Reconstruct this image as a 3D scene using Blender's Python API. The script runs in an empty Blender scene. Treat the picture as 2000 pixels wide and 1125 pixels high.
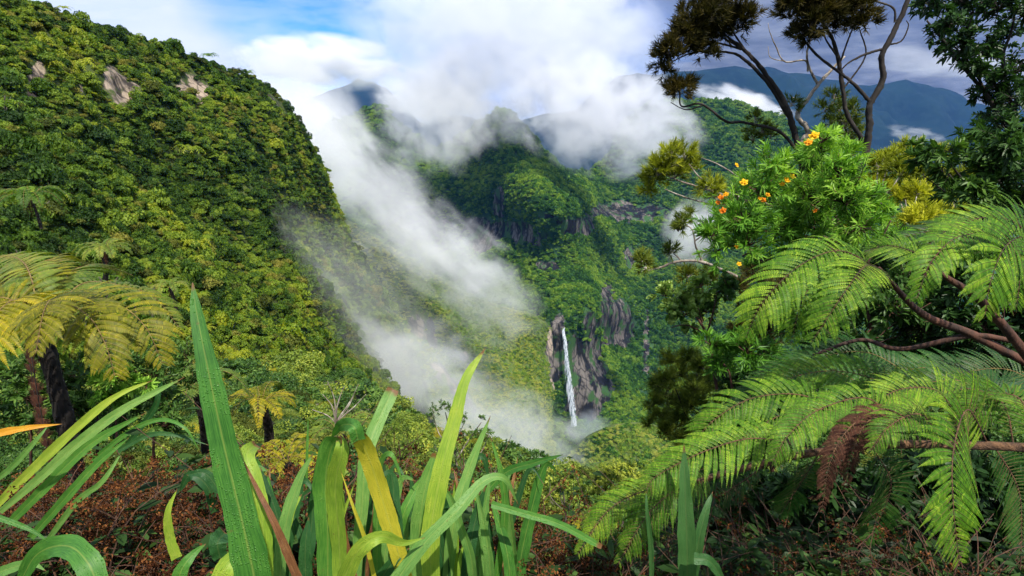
import bpy, math, random
import numpy as np
from mathutils import Vector, Matrix, noise as mnoise
R = math.radians
rnd = random.Random(11)
rng = np.random.default_rng(7)
scene = bpy.context.scene
COL = scene.collection

# ------------------------------------------------------------------ camera
CAMZ = 1.7
PITCH = R(15.5)
FPX = 1111.0                      # focal length in units of the 2000 px wide frame (20 mm lens)
cam_d = bpy.data.cameras.new('camera'); cam = bpy.data.objects.new('camera', cam_d); COL.objects.link(cam)
cam_d.lens = 20.0; cam_d.sensor_width = 36.0; cam_d.clip_start = 0.05; cam_d.clip_end = 60000
cam.location = (0, 0, CAMZ); cam.rotation_euler = (R(90) - PITCH, 0, 0)
scene.camera = cam
cam_d.dof.use_dof = False

# ------------------------------------------------------------------ sun, exposure
SUN_EL, SUN_AZ = 58.0, 158.0       # azimuth from +Y (view direction) clockwise
sun_dir = Vector((math.sin(R(SUN_AZ))*math.cos(R(SUN_EL)), math.cos(R(SUN_AZ))*math.cos(R(SUN_EL)), math.sin(R(SUN_EL))))
sd = bpy.data.lights.new('sun', 'SUN'); sd.energy = 5.0; sd.angle = R(0.6); sd.color = (1.0, 0.93, 0.82)
so = bpy.data.objects.new('sun', sd); COL.objects.link(so)
so.rotation_euler = (-sun_dir).to_track_quat('-Z', 'Y').to_euler()
vs = scene.view_settings
scene.display_settings.display_device = 'sRGB'
vs.view_transform = 'Standard'; vs.look = 'None'; vs.gamma = 1.0; vs.exposure = 0.76; vs.use_curve_mapping = False
cy = scene.cycles
cy.max_bounces = 7; cy.diffuse_bounces = 3; cy.glossy_bounces = 2; cy.transmission_bounces = 3
cy.transparent_max_bounces = 8; cy.volume_bounces = 4
cy.use_denoising = True; cy.use_adaptive_sampling = True; cy.adaptive_threshold = 0.02
cy.volume_step_rate = 1.0; cy.volume_max_steps = 96
cy.caustics_reflective = False; cy.caustics_refractive = False
cy.sample_clamp_indirect = 4.0

def ray(px, py):
    u = (px - 1000.0)/FPX; v = (562.5 - py)/FPX
    return np.array([u, math.cos(PITCH) + math.sin(PITCH)*v, -math.sin(PITCH) + math.cos(PITCH)*v])
def at(px, py, D):
    """the world point D metres ahead (along +Y) that stands behind photo pixel px, py"""
    d = ray(px, py); k = D/d[1]
    return np.array([d[0]*k, D, CAMZ + d[2]*k])
def atv(px, py, D):
    u = (px - 1000.0)/FPX; v = (562.5 - py)/FPX
    dy = math.cos(PITCH) + math.sin(PITCH)*v; dz = -math.sin(PITCH) + math.cos(PITCH)*v
    k = D/dy
    return np.stack([u*k, D, CAMZ + dz*k], -1)

# ------------------------------------------------------------------ node helpers
class NT:
    def __init__(s, tree): s.t = tree
    def n(s, typ, **kw):
        nd = s.t.nodes.new(typ)
        for k, v in kw.items(): setattr(nd, k, v)
        return nd
    def put(s, sock, v):
        if v is None: return
        if isinstance(v, bpy.types.NodeSocket): s.t.links.new(v, sock)
        else:
            if sock.type == 'RGBA' and len(v) == 3: v = (*v, 1)
            sock.default_value = v
    def m(s, op, a, b=None, c=None, clamp=False):
        nd = s.n('ShaderNodeMath', operation=op, use_clamp=clamp)
        for i, v in enumerate((a, b, c)): s.put(nd.inputs[i], v)
        return nd.outputs[0]
    def vm(s, op, a, b=None, out=0, scale=None):
        nd = s.n('ShaderNodeVectorMath', operation=op)
        s.put(nd.inputs[0], a)
        if b is not None: s.put(nd.inputs[1], b)
        if scale is not None: s.put(nd.inputs['Scale'], scale)
        return nd.outputs[out]
    def mr(s, v, a, b, c=0.0, d=1.0, smooth=True):
        nd = s.n('ShaderNodeMapRange'); nd.interpolation_type = 'SMOOTHSTEP' if smooth else 'LINEAR'
        for i, q in enumerate((v, a, b, c, d)): s.put(nd.inputs[i], q)
        return nd.outputs[0]
    def mix(s, f, a, b, mode='MIX'):
        nd = s.n('ShaderNodeMix', data_type='RGBA', blend_type=mode)
        s.put(nd.inputs[0], f); s.put(nd.inputs[6], a); s.put(nd.inputs[7], b)
        return nd.outputs[2]
    def noise(s, vec, scale, detail=3, rough=0.55, dist=0.0, out='Fac'):
        nd = s.n('ShaderNodeTexNoise'); s.put(nd.inputs['Vector'], vec)
        nd.inputs['Scale'].default_value = scale; nd.inputs['Detail'].default_value = detail
        nd.inputs['Roughness'].default_value = rough; nd.inputs['Distortion'].default_value = dist
        return nd.outputs[out]
    def ramp(s, f, stops):
        nd = s.n('ShaderNodeValToRGB'); cr = nd.color_ramp
        while len(cr.elements) < len(stops): cr.elements.new(0.5)
        for e, (p, c) in zip(cr.elements, stops): e.position = p; e.color = (*c, 1)
        s.put(nd.inputs[0], f); return nd.outputs[0]
    def ln(s, a, b): s.t.links.new(a, b)

# ------------------------------------------------------------------ sky
world = bpy.data.worlds.new('World'); scene.world = world; world.use_nodes = True
wt = world.node_tree; wt.nodes.clear(); N = NT(wt)
sky = N.n('ShaderNodeTexSky'); sky.sky_type = 'NISHITA'; sky.sun_disc = False
sky.sun_elevation = R(SUN_EL); sky.sun_rotation = R(SUN_AZ); sky.altitude = 1400; sky.air_density = 1.0; sky.dust_density = 0.6; sky.ozone_density = 2.5
tc = N.n('ShaderNodeTexCoord')
gen = tc.outputs['Generated']
nz = N.noise(gen, 2.2, 5, 0.6, out='Color')
warp = N.vm('ADD', gen, N.vm('SCALE', N.vm('SUBTRACT', nz, (0.5, 0.5, 0.5)), scale=0.22))
warpn = N.vm('NORMALIZE', warp)
# flat cloud layer: project the direction on a plane overhead
sep = N.n('ShaderNodeSeparateXYZ'); N.ln(gen, sep.inputs[0])
zz = N.m('MAXIMUM', sep.outputs[2], 0.0)
den = N.m('ADD', zz, 0.12)
comb = N.n('ShaderNodeCombineXYZ')
N.ln(N.m('DIVIDE', sep.outputs[0], den), comb.inputs[0]); N.ln(N.m('DIVIDE', sep.outputs[1], den), comb.inputs[1])
cl = N.noise(comb.outputs[0], 0.75, 6, 0.6, 0.3)
cl2 = N.noise(comb.outputs[0], 2.3, 5, 0.6, 0.2)
def blob(px, py, inner, outer):
    d = ray(px, py); d = d/np.linalg.norm(d)
    dt = N.vm('DOT_PRODUCT', warpn, tuple(float(x) for x in d), out=1)
    return N.mr(dt, math.cos(R(outer)), math.cos(R(inner)))
cover = N.mr(cl, 0.30, 0.52)
hole = N.m('MAXIMUM', blob(610, -30, 4, 11), N.m('MAXIMUM', blob(720, 5, 2, 8), N.m('MULTIPLY', blob(1230, 110, 1, 5), 0.2)))
hole = N.m('MULTIPLY', hole, N.mr(cl2, 0.30, 0.62, 1.0, 0.7))
cover = N.m('MULTIPLY', N.m('MAXIMUM', cover, 0.93), N.m('SUBTRACT', 1.0, hole))
grey = N.m('MAXIMUM', blob(1650, 60, 8, 26), blob(2100, 100, 10, 30))
cover = N.m('MAXIMUM', cover, grey)
bright = N.m('MAXIMUM', blob(620, 110, 3, 10), N.m('MAXIMUM', blob(150, 30, 4, 18), N.m('MULTIPLY', blob(1230, 60, 3, 11), 0.35)))
ccol = N.mix(cl2, (3.6, 4.3, 6.2), (4.7, 5.3, 6.8))
ccol = N.mix(bright, ccol, N.mix(cl2, (5.2, 5.9, 7.2), (6.9, 7.1, 7.5)))
ccol = N.mix(grey, ccol, N.mix(N.mr(cl2, 0.35, 0.7), (1.0, 1.1, 1.24), (2.25, 2.42, 2.7)))
skyc = N.mix(1.0, sky.outputs[0], (0.30, 0.80, 1.7), 'MULTIPLY')
allc = N.mix(cover, skyc, ccol)
bg = N.n('ShaderNodeBackground'); N.ln(allc, bg.inputs[0]); bg.inputs[1].default_value = 0.1
wo = N.n('ShaderNodeOutputWorld'); N.ln(bg.outputs[0], wo.inputs[0])

# ------------------------------------------------------------------ object helpers
def tag(o, label=None, cat=None, group=None, kind=None):
    if label: o['label'] = label
    if cat: o['category'] = cat
    if group: o['group'] = group
    if kind: o['kind'] = kind
    return o
def empty(name, loc, label=None, cat=None, group=None):
    o = bpy.data.objects.new(name, None); COL.objects.link(o); o.location = tuple(float(v) for v in loc); o.empty_display_size = 0.1
    tag(o, label, cat, group); return o
class MB:
    """numpy mesh buffer; quads and tris kept apart"""
    def __init__(s): s.v = []; s.q = []; s.t = []; s.c = []; s.n = 0; s.sh = []
    def add(s, v, quads=None, tris=None, col=None):
        v = np.asarray(v, float).reshape(-1, 3)
        if quads is not None and len(quads): s.q.append(np.asarray(quads, int) + s.n)
        if tris is not None and len(tris): s.t.append(np.asarray(tris, int) + s.n)
        s.v.append(v); s.n += len(v)
        if col is None: col = 0.5
        c = np.zeros(len(v)); c[:] = col; s.c.append(c)
    def mesh(s, name, origin=(0, 0, 0), smooth=False):
        v = np.concatenate(s.v) - np.asarray(origin, float)
        q = np.concatenate(s.q) if s.q else np.zeros((0, 4), int)
        t = np.concatenate(s.t) if s.t else np.zeros((0, 3), int)
        me = bpy.data.meshes.new(name)
        nl = q.size + t.size
        me.vertices.add(len(v)); me.loops.add(nl); me.polygons.add(len(q) + len(t))
        me.vertices.foreach_set('co', v.astype(np.float32).ravel())
        me.loops.foreach_set('vertex_index', np.concatenate([q.ravel(), t.ravel()]).astype(np.int32))
        st = np.concatenate([np.arange(len(q))*4, q.size + np.arange(len(t))*3]).astype(np.int32)
        me.polygons.foreach_set('loop_start', st)
        a = me.attributes.new('tone', 'FLOAT', 'POINT'); a.data.foreach_set('value', np.concatenate(s.c).astype(np.float32))
        me.update(calc_edges=True); me.validate()
        me.shade_smooth() if smooth else me.shade_flat()
        return me
    def obj(s, name, mat, parent=None, origin=None, smooth=False):
        """link as one object; vertices are in world space, the parent is an unrotated empty"""
        if origin is None: origin = parent_loc(parent) if parent is not None else (0, 0, 0)
        me = s.mesh(name, origin, smooth); me.materials.append(mat)
        o = bpy.data.objects.new(name, me); COL.objects.link(o)
        if parent is None: o.location = tuple(float(x) for x in origin)
        else: o.parent = parent
        return o
def parent_loc(p):
    l = np.array(p.location)
    while p.parent is not None: p = p.parent; l = l + np.array(p.location)
    return l
def link_copy(o, loc, parent=None):
    c = o.copy(); COL.objects.link(c); c.location = loc
    if parent is not None: c.parent = parent
    return c
def norm(v):
    v = np.asarray(v, float); return v/(np.linalg.norm(v, axis=-1, keepdims=True) + 1e-9)
def spline(P, n):
    """Catmull-Rom through the rows of P (any number of columns), n samples"""
    P = np.asarray(P, float)
    if len(P) == 2: P = np.stack([P[0], (P[0] + P[1])/2, P[1]])
    Q = np.concatenate([[2*P[0] - P[1]], P, [2*P[-1] - P[-2]]])
    seg = np.linalg.norm(np.diff(P[:, :3], axis=0), axis=1)**0.7; cum = np.concatenate([[0], np.cumsum(seg)]); cum /= cum[-1]
    t = np.linspace(0, 1, n); i = np.clip(np.searchsorted(cum, t, side='right') - 1, 0, len(P) - 2)
    f = ((t - cum[i])/(cum[i + 1] - cum[i] + 1e-12))[:, None]
    a, b, c, d = Q[i], Q[i + 1], Q[i + 2], Q[i + 3]
    return 0.5*((2*b) + (-a + c)*f + (2*a - 5*b + 4*c - d)*f*f + (-a + 3*b - 3*c + d)*f**3)
def tube(mb, path, rad, sides=7, col=0.5, rough=0.0):
    path = np.asarray(path, float); n = len(path)
    rad = np.broadcast_to(np.asarray(rad, float), (n,))
    T = norm(np.gradient(path, axis=0)); up = np.array([0.13, 0.31, 0.94])
    A = norm(np.cross(T, up)); B = np.cross(T, A)
    ang = np.linspace(0, 2*np.pi, sides, endpoint=False)
    rr = rad[:, None]*(1 + rough*rng.normal(size=(n, sides)))
    v = path[:, None] + rr[..., None]*(A[:, None]*np.cos(ang)[None, :, None] + B[:, None]*np.sin(ang)[None, :, None])
    i = np.arange(n - 1)[:, None]*sides; j = np.arange(sides)[None]; k = (j + 1) % sides
    q = np.stack([i + j, i + k, i + sides + k, i + sides + j], -1).reshape(-1, 4)
    mb.add(v, q, [[0*sides + s, 0*sides + (s + 1) % sides, 0] for s in range(1, sides - 1)] + [[(n - 1)*sides, (n - 1)*sides + s, (n - 1)*sides + s + 1] for s in range(1, sides - 1)], col)

# ------------------------------------------------------------------ materials
def new_mat(name):
    m = bpy.data.materials.new(name); m.use_nodes = True; m.node_tree.nodes.clear()
    return m, NT(m.node_tree)
def leaf_mat(name, dark, mid, light, nscale=3.0, trans=0.35, rough=0.5, spec=0.35, inst=0.6, world_scale=None, tone=0.5, bump=0.0, streak=None):
    """two sided foliage: diffuse and gloss with light passing through; the colour drifts with tone attribute, noise and per-plant chance"""
    m, N = new_mat(name)
    geo = N.n('ShaderNodeNewGeometry'); oi = N.n('ShaderNodeObjectInfo'); tcd = N.n('ShaderNodeTexCoord')
    att = N.n('ShaderNodeAttribute'); att.attribute_name = 'tone'
    f = N.m('MULTIPLY', N.m('SUBTRACT', oi.outputs['Random'], 0.5), inst)
    nn = N.noise(tcd.outputs['Object'], nscale, 3, 0.6)
    f = N.m('ADD', f, N.m('MULTIPLY', N.m('SUBTRACT', nn, 0.5), 1.2))
    f = N.m('ADD', f, N.m('MULTIPLY', N.m('SUBTRACT', att.outputs['Fac'], 0.5), tone*2))
    if world_scale:
        nw = N.noise(geo.outputs['Position'], world_scale, 3, 0.6)
        f = N.m('ADD', f, N.m('MULTIPLY', N.m('SUBTRACT', nw, 0.5), 3.4))
    f = N.m('ADD', f, 0.5, clamp=True)
    c = N.ramp(f, [(0.0, dark), (0.5, mid), (1.0, light)])
    p = N.n('ShaderNodeBsdfPrincipled'); N.ln(c, p.inputs['Base Color']); p.inputs['Roughness'].default_value = rough
    p.inputs['Specular IOR Level'].default_value = spec*0.55
    tr = N.n('ShaderNodeBsdfTranslucent'); N.ln(N.mix(1.0, c, (1.25, 1.35, 0.55), 'MULTIPLY'), tr.inputs[0])
    mx = N.n('ShaderNodeMixShader'); mx.inputs[0].default_value = trans
    N.ln(p.outputs[0], mx.inputs[1]); N.ln(tr.outputs[0], mx.inputs[2])
    if bump:
        b = N.n('ShaderNodeBump'); b.inputs['Strength'].default_value = bump; b.inputs['Distance'].default_value = 0.004
        N.ln(N.noise(tcd.outputs['Object'], 160, 2), b.inputs['Height']); N.ln(b.outputs[0], p.inputs['Normal'])
    o = N.n('ShaderNodeOutputMaterial'); N.ln(mx.outputs[0], o.inputs[0])
    return m
def bark_mat(name, a, b, scale=14.0, stretch=(1, 1, 0.25), c=None):
    m, N = new_mat(name)
    tcd = N.n('ShaderNodeTexCoord'); v = N.vm('MULTIPLY', tcd.outputs['Object'], stretch)
    f = N.noise(v, scale, 5, 0.65); cc = N.mix(N.mr(f, 0.35, 0.68), a, b)
    if c is not None: cc = N.mix(N.mr(N.noise(tcd.outputs['Object'], 3.0, 4), 0.56, 0.64), cc, c)
    p = N.n('ShaderNodeBsdfPrincipled'); N.ln(cc, p.inputs['Base Color']); p.inputs['Roughness'].default_value = 0.85
    bp = N.n('ShaderNodeBump'); bp.inputs['Strength'].default_value = 0.8; bp.inputs['Distance'].default_value = 0.02; N.ln(f, bp.inputs['Height']); N.ln(bp.outputs[0], p.inputs['Normal'])
    o = N.n('ShaderNodeOutputMaterial'); N.ln(p.outputs[0], o.inputs[0]); return m

def terrain_mat(name, g1, g2, g3, scale, rock_dark=(0.03, 0.03, 0.033), rock_light=(0.30, 0.26, 0.21), rscale=0.05):
    m, N = new_mat(name)
    geo = N.n('ShaderNodeNewGeometry'); P = geo.outputs['Position']
    att = N.n('ShaderNodeAttribute'); att.attribute_name = 'rock'
    n1 = N.noise(P, scale, 6, 0.65); n2 = N.noise(P, scale*7, 4, 0.6)
    g = N.mix(N.mr(n1, 0.35, 0.65), g1, g2); g = N.mix(N.mr(n2, 0.45, 0.7), g, g3)
    sv = N.vm('MULTIPLY', P, (1, 1, 0.22))
    vo = N.n('ShaderNodeTexVoronoi', feature='DISTANCE_TO_EDGE'); N.ln(N.vm('ADD', N.vm('MULTIPLY', P, (1, 1, 0.45)), N.vm('SCALE', N.noise(P, rscale*3, 3, out='Color'), scale=2.5/rscale*0.05)), vo.inputs['Vector']); vo.inputs['Scale'].default_value = rscale*3.0
    crack = N.mr(vo.outputs['Distance'], 0.0, 0.10, 0.25, 1.0)
    r1 = N.noise(sv, rscale*2.2, 7, 0.7, 0.4); r2 = N.noise(P, rscale*0.7, 4, 0.6)
    rk = N.mix(N.mr(N.m('ADD', r1, N.m('MULTIPLY', N.m('SUBTRACT', r2, 0.5), 0.9)), 0.45, 0.62), rock_dark, rock_light); rk = N.mix(crack, rock_dark, rk)
    rk = N.mix(N.mr(N.noise(P, rscale*1.3, 4), 0.52, 0.62), rk, g2)
    f = N.mr(N.m('ADD', att.outputs['Fac'], N.m('MULTIPLY', N.m('SUBTRACT', n2, 0.5), 0.7)), 0.35, 0.55)
    c = N.mix(f, g, rk)
    p = N.n('ShaderNodeBsdfPrincipled'); N.ln(c, p.inputs['Base Color']); p.inputs['Roughness'].default_value = 0.9
    p.inputs['Specular IOR Level'].default_value = 0.15
    bp = N.n('ShaderNodeBump'); bp.inputs['Strength'].default_value = 1.0; bp.inputs['Distance'].default_value = 0.25/rscale*0.35
    N.ln(r1, bp.inputs['Height']); N.ln(bp.outputs[0], p.inputs['Normal'])
    o = N.n('ShaderNodeOutputMaterial'); N.ln(p.outputs[0], o.inputs[0]); return m

# ------------------------------------------------------------------ terrain sheets
def tps(ctrl):
    P = np.array([(a/1000., b/1000.) for a, b, _ in ctrl]); L = np.log([d for _, _, d in ctrl]); n = len(P)
    r = np.linalg.norm(P[:, None] - P[None], axis=-1); K = np.where(r > 0, r*r*np.log(r + 1e-12), 0) + np.eye(n)*2e-4
    Q = np.hstack([np.ones((n, 1)), P]); A = np.block([[K, Q], [Q.T, np.zeros((3, 3))]])
    w = np.linalg.solve(A, np.concatenate([L, [0, 0, 0]]))
    def f(px, py):
        X = np.stack([px/1000., py/1000.], -1); r = np.linalg.norm(X[..., None, :] - P, axis=-1)
        K = np.where(r > 0, r*r*np.log(r + 1e-12), 0)
        return np.exp(K @ w[:n] + w[n] + X @ w[n + 1:])
    return f
def fbm(P, scale, octv=4, seed=0.0, ridged=False):
    S = Vector((seed, seed*1.7, -seed))
    out = np.empty(len(P)); H = 0.9
    for i, p in enumerate(P):
        v = Vector(p)*scale + S
        out[i] = (mnoise.ridged_multi_fractal(v, H, 2.1, octv, 0.9, 2.0)*0.5 - 0.6) if ridged else mnoise.fractal(v, H, 2.0, octv)
    return out
TERR = {}
def sheet(name, top, bottom, ctrl, x0, x1, nx, ny, mat, amp, ascale, rocks=(), seed=1.0, back=0.25, ridged=0.0, stretch=(1, 1, 0.45), warp_y=1.0, dpow=0.8):
    tx = np.array([p[0] for p in top], float); ty = np.array([p[1] for p in top], float)
    f = tps(ctrl)
    U = np.linspace(x0, x1, nx); V = np.linspace(0, 1, ny)**warp_y
    PX, VV = np.meshgrid(U, V, indexing='ij')
    TY = np.interp(PX, tx, ty); BY = bottom if np.isscalar(bottom) else np.interp(PX, [p[0] for p in bottom], [p[1] for p in bottom])
    PY = TY + (BY - TY)*VV
    D = f(PX, PY); P = atv(PX, PY, D)
    # normals from the smooth sheet
    gu = np.gradient(P, axis=0); gv = np.gradient(P, axis=1); Nn = norm(np.cross(gv, gu)); Nn = np.where((Nn[..., 1:2] > 0), -Nn, Nn)
    flat = P.reshape(-1, 3)
    st = np.array(stretch)
    h = fbm(flat*st, ascale, 5, seed)
    if ridged: h = h + ridged*fbm(flat*st, ascale*0.6, 4, seed + 9, True)
    damp = np.clip(VV.reshape(-1)*8, 0.35, 1)          # keep the skyline where it was drawn
    Dn = (D.reshape(-1)/np.median(D))**dpow
    flat = flat + Nn.reshape(-1, 3)*(h*amp*damp*Dn)[:, None]
    P2 = flat.reshape(P.shape)
    rock = np.zeros(PX.shape)
    wob = fbm(np.stack([PX.ravel()/60., PY.ravel()/60., 0*PX.ravel()], -1), 1.0, 4, seed + 3).reshape(PX.shape)
    for rx, ry, ra, rb, ang in rocks:
        ca, sa = math.cos(R(ang)), math.sin(R(ang))
        dx, dy = PX - rx, PY - ry
        e = np.sqrt(((dx*ca + dy*sa)/ra)**2 + ((-dx*sa + dy*ca)/rb)**2)
        rock = np.maximum(rock, np.clip(1.5 - e + wob*0.7, 0, 1))
    # far side of the hill: rows falling away behind the skyline
    K = 5
    rows = [P2[:, 0] + np.stack([P2[:, 0, 0]*0 + 0.0, D[:, 0]*back*k/K*1.0, -D[:, 0]*back*0.75*(k/K)**1.6 + 0*D[:, 0]], -1) for k in range(K, 0, -1)]
    # slide x outward so it stays under the skyline
    ALL = np.concatenate([np.stack(rows, 1), P2], 1); RK = np.concatenate([np.zeros((nx, K)), rock], 1)
    ny2 = ny + K
    i = np.arange(nx - 1)[:, None]*ny2; j = np.arange(ny2 - 1)[None]
    q = np.stack([i + j, i + j + 1, i + ny2 + j + 1, i + ny2 + j], -1).reshape(-1, 4)
    mb = MB(); mb.add(ALL.reshape(-1, 3), q, None, 0.5)
    o = mb.obj(name, mat, smooth=True); tag(o, kind='structure')
    a = o.data.attributes.new('rock', 'FLOAT', 'POINT'); a.data.foreach_set('value', RK.ravel().astype(np.float32))
    back_ = np.ones((nx, K))
    TERR[name] = (ALL, np.concatenate([D[:, :1]*back_, D], 1), RK, np.concatenate([PX[:, :1]*back_, PX], 1), np.concatenate([TY[:, :1]*back_, PY], 1)) if name in ('hillside', 'slope') else (P2, D, rock, PX, PY)
    return o
# ------------------------------------------------------------------ the setting
M_left = terrain_mat('left_slope', (0.018, 0.034, 0.010), (0.045, 0.07, 0.015), (0.07, 0.085, 0.02), 0.03, (0.035, 0.03, 0.026), (0.30, 0.24, 0.18), 0.09)
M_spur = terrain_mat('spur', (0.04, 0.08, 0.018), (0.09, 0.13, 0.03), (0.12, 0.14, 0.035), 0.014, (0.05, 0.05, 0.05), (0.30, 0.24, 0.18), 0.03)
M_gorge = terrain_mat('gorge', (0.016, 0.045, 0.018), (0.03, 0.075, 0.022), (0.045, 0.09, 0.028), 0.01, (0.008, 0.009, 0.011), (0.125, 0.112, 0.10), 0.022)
M_far = terrain_mat('far_mountain', (0.004, 0.014, 0.016), (0.007, 0.022, 0.020), (0.010, 0.026, 0.026), 0.0015)
M_near = terrain_mat('near_soil', (0.012, 0.016, 0.006), (0.022, 0.024, 0.010), (0.03, 0.03, 0.012), 1.5)

# wide ground under everything
g = MB(); S = 13000
g.add([(-S, -S, -700), (S, -S, -700), (S, S, -700), (-S, S, -700)], [[0, 1, 2, 3]])
tag(g.obj('ground', M_gorge), kind='structure')

far_top = [(300, 360), (480, 300), (560, 230), (610, 192), (650, 168), (700, 152), (735, 158), (780, 195), (830, 230), (870, 215), (930, 230), (1000, 235), (1130, 210), (1200, 150), (1240, 147), (1290, 150), (1330, 136), (1370, 127),
           (1400, 123), (1440, 126), (1465, 131), (1500, 134), (1540, 142), (1570, 148), (1620, 156), (1700, 161), (1760, 166), (1800, 172), (1880, 186), (1960, 200), (2200, 235), (2500, 300)]
sheet('mountain', far_top, 420, [(300, 200, 11000), (1400, 120, 9500), (2500, 250, 10500), (300, 420, 6500), (1400, 420, 6000), (2500, 420, 6000), (1000, 250, 9000), (1800, 280, 8000), (1600, 240, 8300), (1500, 300, 7800)],
      300, 2500, 150, 40, M_far, 260, 0.0011, seed=3.3, back=0.3, ridged=1.0)

T3top = [(480, 330), (600, 290), (640, 245), (690, 224), (715, 210), (735, 203), (752, 210), (775, 235), (800, 255), (850, 290), (900, 264), (945, 234), (970, 217), (985, 210), (1003, 218), (1020, 240), (1060, 288), (1100, 335), (1150, 335),
         (1190, 300), (1215, 240), (1240, 214), (1270, 203), (1300, 198), (1400, 195), (1430, 196), (1455, 206), (1480, 213), (1520, 226), (1560, 250), (1640, 280), (1720, 300), (1850, 330), (2100, 380)]
T3ctl = [(480, 330, 2500), (600, 300, 2400), (735, 205, 2250), (850, 290, 2250), (985, 215, 1950), (1060, 300, 1950), (1110, 345, 2150), (1200, 300, 2500), (1240, 205, 2750), (1400, 194, 2850), (1540, 235, 2850), (1800, 330, 2700), (2100, 380, 2700),
         (650, 420, 1950), (750, 320, 2000), (770, 440, 1800), (860, 380, 1900), (985, 320, 1720), (1030, 270, 1830), (1075, 345, 1620), (1128, 400, 1500), (1112, 470, 1430), (1110, 560, 1300), (1106, 640, 1145),
         (1150, 400, 1950), (1200, 430, 2080), (1190, 530, 1750), (1200, 560, 1640), (1205, 660, 1500), (1200, 740, 1260), (1300, 420, 2200), (1330, 600, 1650), (1300, 800, 1250), (1250, 850, 1130), (1400, 500, 1900), (1500, 700, 1400), (1700, 600, 1500), (2100, 600, 1700),
         (900, 430, 1820), (900, 485, 1740), (1000, 440, 1620), (1000, 480, 1570), (1000, 530, 1480), (900, 600, 1500), (1000, 620, 1300), (1050, 640, 1220), (600, 600, 1500),
         (1110, 740, 1128), (1122, 835, 1110), (1150, 640, 1165), (1165, 590, 1230), (1150, 750, 1145), (1160, 840, 1115), (1068, 640, 1125), (1068, 740, 1110), (800, 800, 1300), (1000, 900, 1050), (1150, 900, 1020), (1300, 900, 980), (1500, 900, 1000), (2100, 900, 1000), (600, 900, 1100)]
T3rocks = [(972, 398, 12, 34, 4), (978, 452, 88, 20, 7), (935, 470, 40, 20, 3), (1118, 441, 28, 19, -12), (1215, 413, 95, 17, 3), (1075, 517, 24, 8, 0), (1060, 425, 14, 6, 0),
           (1086, 690, 20, 62, 3), (1140, 700, 34, 62, 0), (1150, 640, 15, 36, 8), (1183, 600, 15, 52, 6), (1216, 640, 28, 52, 0), (1160, 760, 26, 60, 0), (1262, 660, 6, 70, 0), (1128, 770, 28, 60, 0), (1230, 500, 8, 18, 0), (700, 590, 10, 30, 0)]
sheet('gorge_wall', T3top, 1000, T3ctl, 480, 2100, 420, 240, M_gorge, 14, 0.0075, T3rocks, seed=5.1, back=0.3, ridged=0.9, stretch=(1, 1, 0.35))

T2top = [(560, 380), (620, 400), (700, 440), (760, 480), (800, 505), (840, 530), (870, 545), (900, 562), (940, 585), (980, 598), (1010, 604), (1040, 612), (1062, 622), (1075, 640)]
T2bot = [(560, 1050), (900, 1080), (1075, 1000)]
T2ctl = [(560, 380, 700), (640, 420, 730), (760, 480, 800), (840, 530, 860), (900, 562, 910), (1000, 602, 990), (1072, 640, 1060), (600, 560, 640), (640, 720, 560), (700, 900, 470), (800, 600, 740), (820, 740, 640), (860, 900, 540),
         (920, 640, 840), (940, 760, 740), (980, 900, 620), (1010, 1020, 560), (1010, 670, 940), (1035, 780, 840), (1060, 900, 700), (1075, 700, 1030), (1078, 800, 930), (1075, 1000, 640), (560, 1050, 400)]
T2rocks = [(815, 640, 22, 10, 50), (845, 655, 9, 28, -20), (860, 730, 12, 40, -35), (905, 780, 10, 40, -45), (915, 690, 12, 9, 0), (648, 640, 14, 22, 0), (1074, 690, 5, 60, 0)]
sheet('gorge_spur', T2top, T2bot, T2ctl, 560, 1078, 150, 130, M_spur, 9, 0.013, T2rocks, seed=8.2, back=0.06, ridged=0.8, stretch=(1, 1, 0.5))

sheet('valley_knoll', [(1080, 930), (1110, 890), (1150, 856), (1200, 832), (1250, 828), (1300, 835), (1400, 850), (1600, 850)], 1080,
      [(1080, 930, 760), (1200, 830, 820), (1400, 850, 800), (1600, 850, 800), (1100, 1080, 560), (1300, 1080, 520), (1600, 1080, 520)], 1080, 1600, 70, 50, M_spur, 7, 0.02, seed=2.2, back=0.08)

T1top = [(-420, -120), (-200, -60), (0, 6), (40, 14), (100, 44), (150, 58), (185, 68), (230, 72), (260, 82), (330, 106), (372, 124), (420, 128), (458, 136), (496, 152), (513, 168), (516, 190), (529, 222), (537, 262), (551, 300), (568, 345),
         (576, 388), (596, 414), (624, 444), (651, 474), (681, 512), (708, 556), (733, 606), (754, 660), (772, 720), (788, 790), (841, 860)]
T1ctl = [(-400, -100, 170), (0, 5, 215), (200, 68, 275), (372, 124, 350), (400, 126, 372), (530, 168, 440), (600, 290, 490), (634, 385, 505), (705, 474, 545), (762, 556, 560), (808, 660, 520), (842, 790, 450),
         (-400, 300, 110), (0, 250, 135), (200, 300, 180), (400, 340, 250), (520, 400, 320), (600, 450, 420), (-400, 600, 50), (0, 500, 70), (200, 560, 90), (400, 600, 130), (560, 650, 190), (650, 700, 270), (760, 700, 400), (720, 600, 440), (-400, 850, 26), (0, 750, 34), (200, 760, 45), (400, 830, 70), (600, 860, 120), (760, 900, 240), (895, 930, 340)]
T1rocks = [(60, 165, 12, 30, 0), (145, 168, 7, 18, 0), (198, 178, 16, 30, -24), (222, 208, 20, 20, -30), (362, 172, 22, 20, 18), (388, 190, 13, 22, 0), (335, 178, 13, 11, 0), (522, 190, 12, 16, 0), (312, 480, 9, 24, -28), (632, 370, 6, 12, 0), (330, 205, 8, 8, 0)]
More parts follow.
